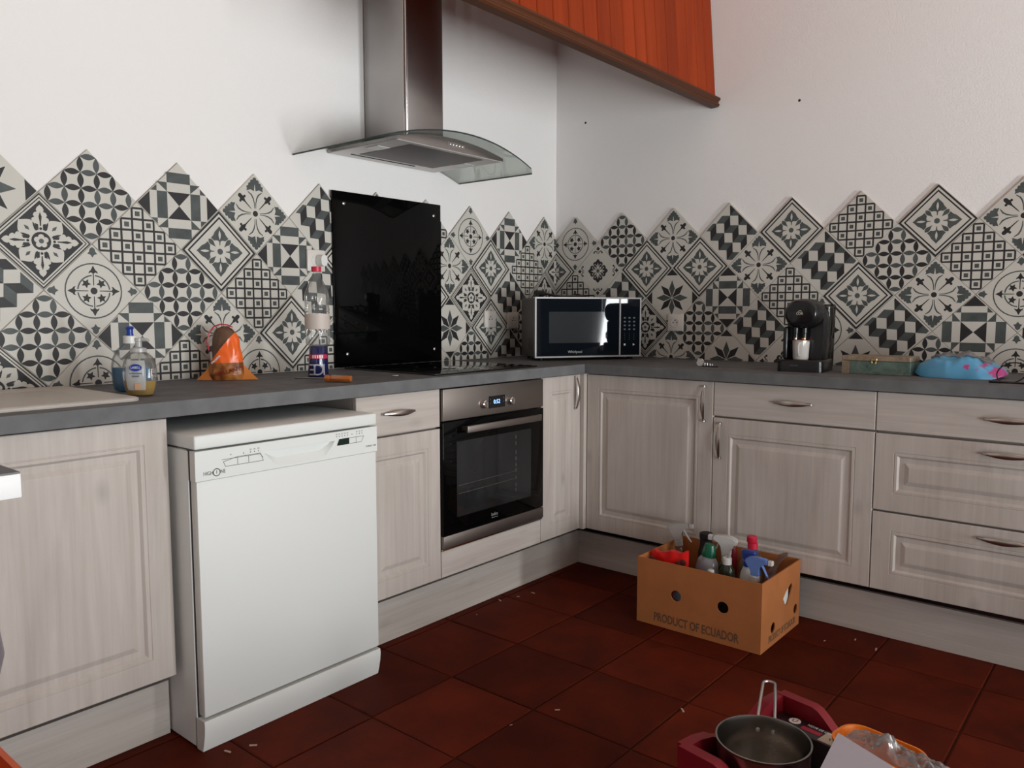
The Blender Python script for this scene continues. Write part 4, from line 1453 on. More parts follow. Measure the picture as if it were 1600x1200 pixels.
def sackfn(t, a, wob=0.004):
    # t 0..1 height, a angle
    prof = [(0.0, 0.060), (0.10, 0.064), (0.30, 0.058), (0.55, 0.056), (0.75, 0.050), (0.9, 0.036), (1.0, 0.006)]
    for (t0, r0), (t1, r1) in zip(prof, prof[1:]):
        if t0 <= t <= t1:
            r = r0 + (r1 - r0) * (t - t0) / (t1 - t0)
            break
    r += noise.noise(Vector((math.cos(a) * 3, math.sin(a) * 3, t * 6))) * wob
    lean = -0.012 * t
    return (r * math.cos(a) * 0.93 + lean, r * math.sin(a) * 0.60, 0.001 + 0.186 * t)


b = B()
NA, NT = 110, 80
rings = []
for j in range(NT + 1):
    rings.append([sackfn(j / NT, 2 * PI * k / NA) for k in range(NA)])
b.loft(rings)
# orange print on the lower diagonal, clear film above showing the brown loaf
for f in b.bm.faces:
    c = f.calc_center_median()
    f.material_index = 1 if c.z > 0.112 + 1.25 * (c.x + 0.01) else 0
    if c.z < 0.060 and f.material_index == 0:
        f.material_index = 2
m3, N, L, P = new_mat('golden_print')
tc = N.new('ShaderNodeTexCoord'); nz = N.new('ShaderNodeTexNoise'); nz.inputs['Scale'].default_value = 28; nz.inputs['Detail'].default_value = 2
L.new(tc.outputs['Object'], nz.inputs['Vector'])
r = N.new('ShaderNodeValToRGB'); e = r.color_ramp.elements
e[0].position, e[1].position = 0.35, 0.65
e[0].color = (0.17, 0.045, 0.01, 1); e[1].color = (0.52, 0.19, 0.035, 1)
L.new(nz.outputs['Fac'], r.inputs['Fac']); L.new(r.outputs['Color'], P.inputs['Base Color']); P.inputs['Roughness'].default_value = 0.3
b.build('film', [M_ORANGEF, clear('bread_film', (0.95, 0.94, 0.92), 0.25, 0.08, body=0.01), m3], br, smooth=50)
lf = B()
rings = []
for j in range(15):
    t = 0.3 + 0.66 * j / 14
    sc_ = 0.86 if j < 14 else 0.5
    rings.append([(x * sc_ + 0.002, y * sc_, z) for x, y, z in (sackfn(t, 2 * PI * k / 24, 0.0) for k in range(24))])
lf.loft(rings)
lf.build('loaf', mat('bread_crust', (0.11, 0.042, 0.014), 0.6, vary=0.3, scale=40), br)
for sx in (-1, 1):
    t = B()
    t.loft([[(sx * 0.045, -0.020, 0.001), (sx * 0.100, -0.006, 0.001), (sx * 0.045, 0.020, 0.001)], [(sx * 0.048, -0.012, 0.026), (sx * 0.078, -0.003, 0.022), (sx * 0.048, 0.012, 0.026)], [(sx * 0.050, -0.003, 0.050), (sx * 0.058, 0.0, 0.046), (sx * 0.050, 0.003, 0.050)]])
    t.build('corner_fold', mat('orange_fold', (0.62, 0.19, 0.02), 0.3), br, smooth=30)
B().tube([(-0.056, -0.012, 0.10), (-0.062, -0.005, 0.13), (-0.055, 0.0, 0.158), (-0.040, 0.0, 0.178), (-0.02, 0, 0.186), (0.004, 0, 0.184), (0.02, 0, 0.176)], 0.0025, 6).build('red_edge', M_REDC, br)
text('lettering', 'BRILLANTS', 0.019, br, (0.014, -0.0425, 0.031), mat('maroon_print', (0.22, 0.01, 0.008), 0.4), rot=(math.radians(88), math.radians(-14), 0), extrude=0.0012)
text('lettering', 'recette', 0.014, br, (-0.030, -0.0365, 0.071), M_WHITEP, rot=(math.radians(88), math.radians(-40), math.radians(-22)), extrude=0.0015)

# ------------------------------------------------------------------ cup with bottle on top
cu_ = thing('tumbler', 'dark blue printed tumbler standing upside down under the clear bottle', 'tumbler', (-1.795, -0.318, ZW), math.radians(-40))
B().lathe([(0.035, 0.0003), (0.036, 0.002), (0.0285, 0.108), (0.027, 0.111), (0.0, 0.111)], 32).build('body', mat('navy_print', (0.008, 0.011, 0.07), 0.15, coat=0.6), cu_)
B().lathe([(0.0315, 0.068), (0.0305, 0.082)], 32, cap0=False, cap1=False).build('red_band', mat('red_band', (0.55, 0.03, 0.08), 0.3), cu_)
M_SILV = mat('silver_letters', (0.36, 0.36, 0.42), 0.3)
for ch_, a in (('I', 0.62), ('C', 0.10), ('E', -0.50)):
    rr_ = 0.0344
    text('lettering', ch_, 0.055, cu_, (rr_ * math.sin(a), -rr_ * math.cos(a), 0.033), M_SILV, rot=(math.radians(90 + 3.5), PI, a), extrude=0.0009)
for k in range(5):
    a = -0.5 + 0.25 * k
    B().box(-0.002, 0.002, -0.0005, 0.0005, -0.005, 0.005).build('band_print', M_WHITEP, cu_, (0.0316 * math.sin(a), -0.0316 * math.cos(a), 0.075), (0, 0, a), smooth=0)
wbt = thing('water_bottle', 'clear plastic bottle with red cap balanced on the blue tumbler', 'bottle', (-1.795, -0.318, ZW + 0.1115), math.radians(-40))
pf = [(0.028, 0.0003), (0.038, 0.004), (0.041, 0.012), (0.0405, 0.03), (0.0425, 0.05), (0.0425, 0.054), (0.0415, 0.058), (0.0415, 0.108), (0.0425, 0.112), (0.0405, 0.118), (0.0425, 0.124), (0.0405, 0.131), (0.0405, 0.145), (0.042, 0.152), (0.0415, 0.170), (0.038, 0.186), (0.028, 0.208), (0.019, 0.226), (0.0145, 0.240), (0.014, 0.252)]
b = B()
rings = []
for r_, z in pf:
    ring = []
    for k in range(48):
        a = 2 * PI * k / 48
        f = 1.0
        if z < 0.05:
            f = 1 + 0.035 * math.sin(9 * a + z * 60)
        if 0.15 < z < 0.23:
            f = 1 + 0.025 * math.sin(12 * a - z * 25)
        ring.append((r_ * f * math.cos(a), r_ * f * math.sin(a), z))
    rings.append(ring)
b.loft(rings, cap1=False)
b.build('shell', M_CLEAR, wbt)
B().lathe([(0.0425, 0.057), (0.0425, 0.109)], 40, cap0=False, cap1=False).build('label', mat('pale_label', (0.55, 0.47, 0.42), 0.5), wbt)
for k in range(4):
    B().box(0.006, 0.030, -0.0003, 0.0003, 0.0, 0.0012).build('label_print', M_GREYPRINT, wbt, (-0.002, -0.0428 + .006, 0.104 - k * 0.0045 if k < 3 else 0.080), (0, 0, 0.25), smooth=0)
B().lathe([(0.0165, 0.252), (0.0165, 0.268), (0.015, 0.269)], 24).build('cap', M_REDC, wbt)

# ------------------------------------------------------------------ screwdriver and small bits
sd = thing('screwdriver', 'screwdriver with amber plastic handle lying on the worktop', 'screwdriver', (-1.925, -0.362, ZW), math.atan2(-0.19, 0.088))
RY = Matrix.Rotation(PI / 2, 4, 'Y')
B().lathe([(0.0012, 0.0), (0.0032, 0.006), (0.0030, 0.02), (0.0028, 0.115)], 10, M=RY).build('shaft', M_STEELD, sd, (0, 0, 0.0115))
b = B()
rings = []
for r_, z in ((0.008, 0.112), (0.0115, 0.116), (0.0115, 0.128), (0.009, 0.133), (0.0115, 0.142), (0.0115, 0.196), (0.010, 0.205), (0.006, 0.207)):
    rings.append([(z, r_ * (1 + 0.06 * math.cos(6 * a)) * math.cos(a), r_ * (1 + 0.06 * math.cos(6 * a)) * math.sin(a)) for a in [2 * PI * k / 24 for k in range(24)]])
b.loft(rings)
b.build('handle', mat('amber_plastic', (0.36, 0.10, 0.018), 0.15, coat=0.5), sd, (0, 0, 0.0125))
tag(B().box(-0.012, 0.012, -0.005, 0.005, 0.0003, 0.006, bev=0.002).build('bracket', M_STEELD, None, (-1.585, -0.475, ZW), (0, 0, -0.5)), 'tiny metal bracket left on the worktop by the hob', 'bracket')

# ------------------------------------------------------------------ cardboard box (front-left bottom corner at origin, local x to the right, y away)
BW, BD, BHh = 0.478, 0.352, 0.245
cbx = thing('cardboard_box', 'brown cardboard fruit box full of cleaning bottles on the floor', 'box', (-0.957, -1.096, 0.0005), RW + 0.0)
b = B()
T = 0.004
b.holed([(0, 0), (BW, 0), (BW, BHh), (0, BHh)], [circ(0.160, 0.130, 0.020, 20, 0.0205), circ(0.340, 0.131, 0.0205, 20, 0.021)], T, Matrix.Identity(4))
b.build('front_panel', M_CARD, cbx, smooth=0)
heart = [(0.232, 0.105), (0.246, 0.118), (0.262, 0.140), (0.276, 0.162), (0.272, 0.178), (0.256, 0.176), (0.245, 0.170), (0.232, 0.166), (0.212, 0.156), (0.192, 0.140), (0.208, 0.118)]
MR = Matrix.Translation((BW, 0, 0)) @ Matrix.Rotation(PI / 2, 4, 'Z')
B().holed([(T, 0), (BD, 0), (BD, BHh), (T, BHh)], [heart, circ(0.105, 0.062, 0.019, 18), circ(0.315, 0.068, 0.018, 18)], T, MR).build('side_panel', M_CARD, cbx, smooth=0)
B().box(0, T, T, BD, 0, BHh).build('side_panel', M_CARD, cbx, smooth=0)
B().box(T, BW - T, BD - T, BD, 0, BHh).build('back_panel', M_CARD, cbx, smooth=0)
B().box(T, BW - T, T, BD - T, 0, 0.004).build('bottom', M_CARD, cbx, smooth=0)
text('lettering', 'PRODUCT OF ECUADOR', 0.044, cbx, (0.236, -0.0004, 0.033), M_CARDINK, sx=0.66, bold=0.0011)
text('lettering', 'PRODUCT OF ECUADOR', 0.034, cbx, (BW + 0.0004, 0.19, 0.028), M_CARDINK, rot=(PI / 2, 0, PI / 2), sx=0.64, bold=0.0008)

def BX(x, y, z=0.005):
    """box-local to world"""
    return (-0.957 + y, -1.096 - x, z)


def trigger(parent, mt, mt_noz, z0, s=1.0, face=1, mt_col=None):
    """spray head: collar at z0, nozzle pointing to local +x*face"""
    b = B()
    poly = [(-0.030, 0.052), (-0.034, 0.066), (-0.022, 0.075), (0.0, 0.078), (0.034, 0.076), (0.040, 0.072), (0.040, 0.060), (0.020, 0.058), (0.012, 0.046), (0.013, 0.016), (-0.013, 0.016), (-0.014, 0.040)]
    pp = [(x * face * s, z * s) for x, z in poly]
    if face < 0:
        pp = pp[::-1]
    b.prism(pp, -0.011 * s, 0.011 * s)
    es = [e for e in b.bm.edges]
    bmesh.ops.bevel(b.bm, geom=es, offset=0.003 * s, segments=2, affect='EDGES')
    b.build('spray_head', mt, parent, (0, 0, z0))
    B().tube([(0.018 * face * s, 0, 0.058 * s), (0.027 * face * s, 0, 0.042 * s), (0.036 * face * s, 0, 0.024 * s), (0.044 * face * s, 0, 0.012 * s)], [(0.006 * s, .004 * s), (0.006 * s, .003 * s), (0.005 * s, .003 * s), (0.004 * s, .002 * s)], 8).build('trigger', mt, parent, (0, 0, z0))
    b = B()
    b.box(min(0.040 * face * s, 0.055 * face * s), max(0.040 * face * s, 0.055 * face * s), -0.008 * s, 0.008 * s, 0.058 * s, 0.074 * s, bev=0.002 * s, seg=1)
    b.build('nozzle', mt_noz, parent, (0, 0, z0))
    B().lathe([(0.0145 * s, 0), (0.0145 * s, 0.016 * s), (0.012 * s, 0.018 * s)], 18).build('collar', mt_col or mt_noz, parent, (0, 0, z0))


M_BCLR = mat('frosted_white', (0.60, 0.58, 0.56), 0.3)
M_TRW = mat('trigger_white', (0.55, 0.53, 0.52), 0.3)
M_TRC = clear('trigger_clear', (0.72, 0.70, 0.69), 0.6, 0.15, body=0.5, bodycol=(0.55, 0.52, 0.50))


def bottle(name, label, x, y, z, prof, mt, rz=0.0, sx=1.0, sy=0.75, tilt=(0, 0)):
    t = thing(name, label, 'bottle', BX(x, y, z), RW + rz)
    if tilt != (0, 0):
        t.rotation_euler = (tilt[0], tilt[1], RW + rz)
    B().lathe(prof, 24, sx=sx, sy=sy).build('body', mt, t)
    return t


# clear trigger spray, back left corner
t = bottle('spray_bottle', 'clear spray bottle with frosted trigger in the back left of the box', 0.056, 0.255, 0.016, [(0.03, 0), (0.034, 0.004), (0.034, 0.13), (0.028, 0.17), (0.014, 0.20), (0.013, 0.225)], M_CLEAR, 0.25)
t.rotation_euler = (0, -0.09, RW + 0.25)
trigger(t, M_TRC, M_TRC, 0.222, 1.15, 1)
# black bottle
t = bottle('black_bottle', 'black bottle leaning in the back left of the box', 0.128, 0.30, 0.006, [(0.027, 0), (0.030, 0.004), (0.030, 0.21), (0.024, 0.235), (0.0235, 0.262), (0.026, 0.265), (0.026, 0.284), (0.020, 0.288)], M_BLACKM, 0.2, 1.0, 0.9)
# red packet
rp = thing('red_packet', 'bright red plastic packet at the front left of the box', 'packet', BX(0.086, 0.085, 0.0045), RW + 0.05)


def redfn(u, v):
    x = (u - 0.5) * 0.155
    h = 0.026 * (1 - abs(2 * u - 1) ** 4) * (1 - 0.5 * v)
    z = (0.192 + 0.02 * u) * v + 0.005 * math.sin(u * 14) * v + 0.006 * noise.noise(Vector((u * 7, v * 7, 2)))
    n_ = noise.noise(Vector((u * 6, v * 6, 9))) * 0.006
    ztop = 0.055 + z
    return (x, -h + n_, ztop), (x, h + n_, ztop)


lumpy(22, 14, redfn).build('film', M_REDB, rp, smooth=60)
B().box(-0.07, 0.07, -0.022, 0.022, 0.002, 0.07, bev=0.006).build('base', M_REDB, rp)
# dark detail on the packet
for px, pz in ((-0.058, 0.222), (0.048, 0.222), (0.066, 0.232), (-0.035, 0.214)):
    B().lathe([(0.013, 0), (0.011, 0.001), (0.0, 0.0015)], 12, M=Matrix.Rotation(PI / 2, 4, 'X')).build('print_patch', mat('brown_print', (0.10, 0.02, 0.015), 0.4), rp, (px, -0.026, pz))
# grey bottle green cap
t = bottle('detergent_bottle', 'grey translucent bottle with dark green cap in the box', 0.182, 0.165, 0.010, [(0.036, 0), (0.040, 0.004), (0.042, 0.10), (0.046, 0.19), (0.040, 0.222), (0.030, 0.236), (0.026, 0.240)], mat('grey_bottle', (0.26, 0.26, 0.28), 0.25, coat=0.3), -0.15, 1.0, 0.7, (0, 0.10))
B().lathe([(0.029, 0.2405), (0.026, 0.262), (0.019, 0.285), (0.016, 0.286)], 20, sx=1.0, sy=0.8).build('cap', M_GREENC, t)
# white trigger on green bottle
t = bottle('spray_bottle', 'green spray bottle with large white trigger in the middle of the box', 0.252, 0.212, 0.006, [(0.034, 0), (0.038, 0.004), (0.038, 0.15), (0.034, 0.19), (0.020, 0.215), (0.016, 0.222)], mat('green_liquid', (0.022, 0.05, 0.012), 0.2, coat=0.4), 0.12)
trigger(t, M_TRW, M_TRW, 0.220, 1.25, -1)
# small clear bottle with white cap
t = bottle('small_bottle', 'small clear bottle with white flip cap in front of the green spray', 0.291, 0.135, 0.006, [(0.028, 0), (0.031, 0.004), (0.032, 0.17), (0.029, 0.205), (0.018, 0.232), (0.016, 0.236)], clear('olive_clear', (0.42, 0.43, 0.34), 0.5, 0.08, body=0.25, bodycol=(0.10, 0.11, 0.07)), 0.0, 1.0, 0.8)
B().lathe([(0.0165, 0.2365), (0.0165, 0.258), (0.014, 0.261)], 20).build('cap', M_BCLR, t)
B().lathe([(0.008, 0.2612), (0.007, 0.272), (0.003, 0.274)], 12).build('nozzle', M_CLEAR, t, (-.004, 0, 0))
# large clear bottle red cap
t = bottle('vinegar_bottle', 'large ribbed clear bottle with red double cap in the back of the box', 0.330, 0.268, 0.006, [(0.044, 0), (0.048, 0.004), (0.047, 0.03), (0.049, 0.05), (0.047, 0.07), (0.049, 0.09), (0.047, 0.11), (0.049, 0.13), (0.047, 0.15), (0.049, 0.17), (0.048, 0.20), (0.040, 0.235), (0.022, 0.262), (0.016, 0.270)], M_CLEAR, 0.0, 1.0, 0.95)
B().lathe([(0.0185, 0.2705), (0.0185, 0.291), (0.016, 0.2925)], 20).build('cap', M_REDC, t)
B().lathe([(0.0165, 0.293), (0.0185, 0.296), (0.0185, 0.314), (0.015, 0.318)], 20).build('cap_top', M_REDC, t, (-.004, 0, 0))
# white bottle with dark blue cap
t = bottle('cleaner_bottle', 'white bottle with tilted dark blue cap behind the blue trigger', 0.360, 0.165, 0.016, [(0.032, 0), (0.036, 0.004), (0.036, 0.16), (0.030, 0.20), (0.020, 0.222), (0.018, 0.226)], M_BCLR, -0.2, 1.0, 0.75)
B().lathe([(0.0195, 0.2265), (0.0195, 0.246), (0.017, 0.249)], 20).build('collar', M_BLUE, t)
B().loft([[(x, y, 0.250) for x, y in rrect(-0.024, 0.016, -0.013, 0.013, 0.011)], [(x, y, 0.262 - 0.15 * x) for x, y in rrect(-0.026, 0.016, -0.013, 0.013, 0.011)], [(x, y, 0.276) for x, y in rrect(-0.030, 0.030, -0.013, 0.013, 0.011)], [(x, y, 0.284) for x, y in rrect(-0.020, 0.030, -0.010, 0.010, 0.009)]]).build('cap', M_BLUE, t)
# blue trigger
t = bottle('spray_bottle', 'clear spray bottle with pale blue trigger at the front right of the box', 0.415, 0.095, 0.006, [(0.030, 0), (0.034, 0.004), (0.034, 0.13), (0.030, 0.165), (0.016, 0.195), (0.014, 0.212)], M_CLEAR, 0.0)
trigger(t, M_BLUET, M_BCLR, 0.212, 1.1, 1, M_BCLR)
# small white cap bottle at the front
t = bottle('slim_bottle', 'slim bottle whose white cap peeps over the front of the box', 0.272, 0.045, 0.006, [(0.018, 0), (0.020, 0.004), (0.020, 0.18), (0.012, 0.205), (0.010, 0.21)], M_BCLR, 0.0, 1.0, 1.0)
B().lathe([(0.0125, 0.2105), (0.0115, 0.232), (0.009, 0.235)], 16).build('cap', M_BCLR, t)
# red flat bottle behind
t = bottle('red_bottle', 'dark red bottle at the very back behind the white trigger', 0.222, 0.318, 0.006, [(0.022, 0), (0.025, 0.004), (0.025, 0.225), (0.022, 0.25), (0.021, 0.262)], M_RED, 0.0, 1.0, 0.7)
# clear wrapper
wr = thing('plastic_wrapper', 'twisted clear plastic wrapper in the right corner of the box', 'wrapper', BX(0.412, 0.255, 0.006), RW)
b = B()
pts = [(0.015, -0.03, 0.0), (0.012, -0.03, 0.10), (0.005, -0.02, 0.17), (0.0, -0.01, 0.205), (0.010, 0.02, 0.235), (0.020, 0.045, 0.256), (0.026, 0.062, 0.262)]
wd = [0.02, 0.024, 0.022, 0.016, 0.010, 0.016, 0.006]
rings = []
for (x, y, z), w in zip(pts, wd):
    rings.append([(x + w * math.cos(a), y + w * .35 * math.sin(a), z + w * .35 * math.sin(a)) for a in [2 * PI * k / 10 for k in range(10)]])
b.loft(rings)
b.build('film', clear('brown_film', (0.62, 0.50, 0.44), 0.6, 0.15, body=0.2, bodycol=(0.35, 0.24, 0.18)), wr, smooth=60)
tag(B().box(-0.038, 0.022, -0.004, 0.004, 0.0, 0.19, bev=0.002).build('white_card', M_WHITEP, None, BX(0.4675, 0.235, 0.006), (0, 0.0, RW + PI / 2)), 'crumpled white card seen through the hand hole of the box', 'card')
tag(B().box(-0.03, 0.03, -0.008, 0.008, 0.0, 0.16, bev=0.003).build('blue_grey_packet', mat('blue_grey', (0.13, 0.16, 0.20), 0.4), None, BX(0.165, 0.030, 0.006), (0, 0, RW)), 'blue-grey packet showing through the left round hole of the box', 'packet')

# ------------------------------------------------------------------ red crate in the foreground
CRZ = math.atan2(-0.98, -0.195)             # long side direction
cr = thing('crate', 'dark red plastic crate of kitchen things on the floor', 'crate', (-1.700, -1.925, 0.0005), CRZ)
# local +x runs along the long side away from the corner, local +y ... into the crate on the left
CL, CW_, CH_ = 0.56, 0.360, 0.235
sgn = -1.0


def cy(v):
    return v * sgn


def rimz(x):
    if x < 0.085:
        return 0.268
    if x < 0.16:
        t = (x - 0.085) / 0.075
        return 0.268 - 0.048 * (t * t * (3 - 2 * t))
    return 0.220


wl = B()
xs = [0.0, 0.03, 0.06, 0.085, 0.10, 0.115, 0.13, 0.145, 0.16, 0.25, 0.40, 0.475]
xs = [x for x in xs] + [CL]
rings = []
for x in xs:
    z = rimz(x)
    rings.append([(x, cy(0.0), 0.0), (x, cy(-0.012), z - 0.018), (x, cy(-0.012), z), (x, cy(0.014), z), (x, cy(0.014), z - 0.01), (x, cy(0.012), 0.0)])
wl.loft(rings)
wl.build('side_wall', M_RED, cr, smooth=30)
w2 = B()
rings = []
for x in xs:
    z = rimz(x)
    rings.append([(x, cy(CW_), 0.0), (x, cy(CW_ + 0.012), z - 0.018), (x, cy(CW_ + 0.012), z), (x, cy(CW_ - 0.014), z), (x, cy(CW_ - 0.014), z - 0.01), (x, cy(CW_ - 0.012), 0.0)])
w2.loft(rings)
w2.build('side_wall', M_RED, cr, smooth=30)
w3 = B()
ys = [0.0, 0.03, 0.07, 0.10, 0.13, 0.17, 0.215, 0.245, 0.275, 0.315, CW_]
rings = []
for y in ys:
    f = min(y, CW_ - y)
    z = (0.268 if f < 0.07 else (0.268 - 0.03 * min(1, (f - 0.07) / 0.06))) - 0.0012
    rings.append([(0.0, cy(y), 0.0), (-0.012, cy(y), z - 0.018), (-0.012, cy(y), z), (0.014, cy(y), z), (0.014, cy(y), z - 0.01), (0.012, cy(y), 0.0)])
w3.loft(rings)
w3.build('end_wall', M_RED, cr, smooth=30)
B().box(CL - 0.012, CL, min(cy(0), cy(CW_)), max(cy(0), cy(CW_)), 0, 0.22, bev=0.003).build('end_wall', M_RED, cr)
B().box(0.0, CL, min(cy(0), cy(CW_)), max(cy(0), cy(CW_)), 0.0, 0.008).build('bottom', M_RED, cr, smooth=0)
rb = B()
for k in range(7):
    x = 0.15 + k * 0.05
    rb.box(x - .003, x + .003, min(cy(0.012), cy(0.017)), max(cy(0.012), cy(0.017)), 0.02, 0.205)
rb.build('ribs', M_RED, cr, smooth=0)
CM = Matrix.Translation((-1.700, -1.925, 0.0005)) @ Matrix.Rotation(CRZ, 4, 'Z')


def CR(x, y, z):
    return tuple(CM @ Vector((x, cy(y), z)))


# saucepan
pn = thing('saucepan', 'stainless steel saucepan with wire handle standing in the red crate', 'saucepan', (-1.9555, -1.986, 0.1705), math.radians(19))
PR, PH = 0.092, 0.115
b = B()
b.lathe([(0.0, 0.0), (PR - 0.008, 0.0), (PR - 0.001, 0.006), (PR, 0.012), (PR, PH - 0.006), (PR + 0.003, PH - 0.002), (PR + 0.003, PH), (PR - 0.0005, PH), (PR - 0.002, PH - 0.008), (PR - 0.002, 0.012), (PR - 0.010, 0.004), (0.0, 0.004)], 64, cap0=False, cap1=False)
b.build('pot', mat('pan_steel', (0.42, 0.39, 0.36), 0.24, 1.0), pn)
hp = []
for k in range(9):
    a = -PI / 2 + PI * k / 8
    hp.append((PR + 0.122 + 0.013 * math.cos(a), 0.013 * math.sin(a), PH + 0.018))
hp = [(PR + 0.002, -0.019, PH - 0.028), (PR + 0.015, -0.018, PH - 0.020), (PR + 0.06, -0.016, PH + 0.002)] + hp + [(PR + 0.06, 0.016, PH + 0.002), (PR + 0.015, 0.018, PH - 0.020), (PR + 0.002, 0.019, PH - 0.028)]
B().tube(hp, 0.0034, 8).build('handle', M_STEEL, pn)
for s_ in (-0.016, 0.016):
    B().lathe([(0.0055, 0), (0.005, 0.002), (0.0, 0.0035)], 12, M=Matrix.Rotation(-PI / 2, 4, 'Y')).build('rivet', M_STEEL, pn, (PR - 0.002, s_, PH - 0.030))
# pack under the pan
tag(B().box(0.03, 0.26, min(cy(0.10), cy(0.328)), max(cy(0.10), cy(0.328)), 0.0085, 0.1695, bev=0.004).build('carton', mat('dark_carton', (0.05, 0.012, 0.016), 0.5), None, (-1.700, -1.925, 0.0005), (0, 0, CRZ)), 'dark carton under the saucepan in the red crate', 'carton')
# black coffee package
bp = thing('coffee_packet', 'black packet with round red and white badges in the red crate', 'packet', (-1.700, -1.925, 0.0005), CRZ)
B().box(0.020, 0.185, min(cy(0.019), cy(0.080)), max(cy(0.019), cy(0.080)), 0.009, 0.235, bev=0.004).build('pack', mat('black_pack', (0.014, 0.006, 0.008), 0.35), bp)
M_DEEP = mat('deep_red_print', (0.33, 0.015, 0.04), 0.4)
for (x, y) in ((0.062, 0.042),):
    B().slab(circ(0, 0, 0.013, 20), 0.0, 0.0006).build('badge', M_WHITEP, bp, (x, cy(y), 0.2352))
    text('lettering', 'U', 0.019, bp, (x, cy(y), 0.2362), M_DEEP, rot=(0, 0, 0.2))
B().slab(rect(0.085, 0.13, min(cy(0.045), cy(0.060)), max(cy(0.045), cy(0.060))), 0.2351, 0.2356).build('stripe', M_DEEP, bp, smooth=0)
text('lettering', 'NOTE DE CAFE', 0.011, bp, (0.12, cy(0.035), 0.2356), M_WHITEP, rot=(0, 0, 0.0), sx=0.8)
B().slab(rect(0.135, 0.180, min(cy(0.03), cy(0.075)), max(cy(0.03), cy(0.075))), 0.2351, 0.2356).build('photo_print', mat('beige_print', (0.45, 0.36, 0.28), 0.5), bp, smooth=0)
text('lettering', 'n2', 0.022, bp, (0.160, cy(0.05), 0.2360), M_INK, rot=(0, 0, 0.5))
B().prism(circ(0.105, 0.198, 0.018, 20), 0.0, 0.0006).build('badge', M_WHITEP, bp, (0, cy(0.0812), 0), smooth=0)
text('lettering', 'U', 0.026, bp, (0.105, cy(0.0816), 0.198), M_DEEP)
# grey-lilac card
gc = thing('folded_card', 'plain lilac-grey card sheet leaning in the front of the crate', 'card', (0, 0, 0))
A_ = Vector((-1.90, -2.115, 0.318))
Bp, Dp = A_ + 1.7 * Vector((-0.12, -0.005, -0.020)), A_ + 1.6 * Vector((-0.028, -0.117, -0.018))
Cp = Bp + Dp - A_
nrm = (Bp - A_).cross(Dp - A_).normalized() * 0.0015
b = B()
b.loft([[A_, Bp, Cp, Dp], [p + nrm for p in (A_, Bp, Cp, Dp)]])
b.build('sheet', M_PAPER, gc, smooth=0)
# orange tray
ot = thing('orange_tray', 'orange plastic lid with raised rim along the crate edge', 'lid', CR(0.275, 0.080, 0.240), CRZ)
b = B()
A0 = rrect(-0.085, 0.072, -0.045, 0.05, 0.035, 6)
b.loft([[(x * .93, y * .93, 0.0) for x, y in A0], [(x, y, 0.008) for x, y in A0], [(x * 1.06, y * 1.08, 0.036) for x, y in A0], [(x * 1.10, y * 1.13, 0.037) for x, y in A0], [(x * 1.10, y * 1.13, 0.041) for x, y in A0], [(x * 1.03, y * 1.05, 0.041) for x, y in A0], [(x * 0.96, y * 0.96, 0.012) for x, y in A0], [(x * .85, y * .85, 0.007) for x, y in A0]])
b.build('tray', M_ORANGE, ot, smooth=40)
# clear crumpled packaging
cpk = thing('clear_packaging', 'crumpled clear plastic packaging lying over the orange lid', 'packaging', CR(0.300, 0.090, 0.2825), CRZ)


def crumple(u, v):
    x = (u - 0.45) * 0.20
    y = (v - 0.5) * 0.07
    h = 0.010 + 0.014 * noise.noise(Vector((u * 9, v * 7, 4.2))) + 0.008 * noise.noise(Vector((u * 25, v * 20, 1.2)))
    e = (1 - abs(2 * u - 1) ** 6) * (1 - abs(2 * v - 1) ** 6)
    p = max(0.0, 1 - ((u - 0.42) / 0.09) ** 2) * max(0.0, 1 - ((v - 0.35) / 0.35) ** 2) * 0.035
    z = max(0.001, h * e + p)
    return (x, y, z + 0.0015), (x, y, z)


lumpy(44, 22, crumple).build('film', M_CLEARB, cpk, smooth=0)

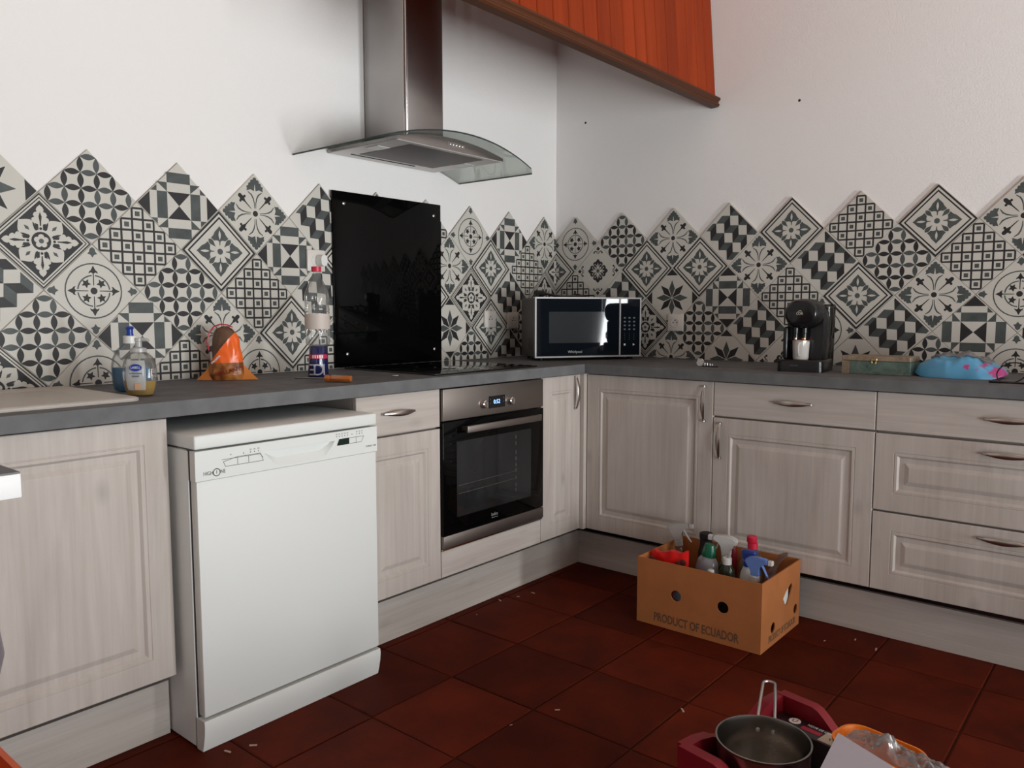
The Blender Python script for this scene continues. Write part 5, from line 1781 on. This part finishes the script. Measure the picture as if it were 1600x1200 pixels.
# crumbs on the floor
cr_ = B()
for px, py in ((-1.84, -1.22), (-1.90, -1.52), (-1.13, -0.57), (-1.05, -0.60), (-0.70, -1.70), (-0.66, -1.86), (-0.62, -1.78), (-1.46, -1.55), (-1.69, -1.27), (-0.98, -0.62), (-1.30, -0.60), (-1.55, -2.08), (-2.36, -0.76), (-2.42, -0.735)):
    s_ = random.uniform(0.002, 0.005) if px > -2.3 else 0.005
    a = random.uniform(0, PI)
    cr_.box(-s_ * 2, s_ * 2, -s_ * .5, s_ * .5, 0.0, s_ * .5, M=Matrix.Translation((px, py, 0.0002)) @ Matrix.Rotation(a, 4, 'Z'))
co = cr_.build('crumbs', mat('crumb', (0.45, 0.33, 0.26), 0.8), smooth=0)
co['kind'] = 'stuff'
co['label'] = 'pale crumbs scattered on the red floor tiles'

# ------------------------------------------------------------------ foreground at the left edge: small side table and orange tub
st = thing('side_table', 'white edged table with dark top at the left edge of the photo', 'table', (-3.053, -1.30, 0))
B().box(-0.70, 0.0, 0.0, 0.05, 0.881, 0.917, bev=0.002).build('front_edge', mat('bright_white', (0.86, 0.86, 0.86), 0.4), st)
B().box(-0.70, -0.001, 0.0005, 0.55, 0.9172, 0.9195).build('tabletop', mat('dark_top', (0.07, 0.06, 0.075), 0.35), st, smooth=0)
B().box(-0.70, -0.012, 0.05, 0.55, 0.885, 0.917).build('slab', MATS['bright_white'], st, smooth=0)
for x, y in ((-0.66, 0.20), (-0.66, 0.52), (-0.12, 0.42), (-0.12, 0.52)):
    B().box(x - .02, x + .02, y - .02, y + .02, 0, 0.885).build('leg', MATS['bright_white'], st, smooth=0)
B().box(-0.68, -0.055, 0.05, 0.54, 0.515, 0.53).build('shelf', MATS['bright_white'], st, smooth=0)
gb = thing('round_tub', 'mauve grey round tub on the shelf of the side table', 'tub', (-3.150, -1.12, 0.5305))
B().lathe([(0.07, 0), (0.10, 0.02), (0.112, 0.07), (0.105, 0.13), (0.085, 0.16), (0.083, 0.16), (0.10, 0.125), (0.10, 0.03), (0.0, 0.008)], 64, cap0=True, cap1=False).build('shell', mat('mauve_grey', (0.16, 0.13, 0.16), 0.3), gb)
og = thing('orange_basin', 'orange plastic basin at the lower left corner of the photo', 'basin', (-3.165, -1.145, 0.0005))
b = B()
A0 = rrect(-0.147, 0.147, -0.21, 0.21, 0.05, 6)
b.loft([[(x * .8, y * .8, 0.0) for x, y in A0], [(x * .95, y * .95, 0.36) for x, y in A0], [(x * 1.0, y * 1.0, 0.37) for x, y in A0], [(x * 1.0, y * 1.0, 0.38) for x, y in A0], [(x * .93, y * .93, 0.38) for x, y in A0], [(x * .78, y * .78, 0.01) for x, y in A0]])
b.build('shell', mat('orange_red', (0.80, 0.13, 0.03), 0.4), og, smooth=40)
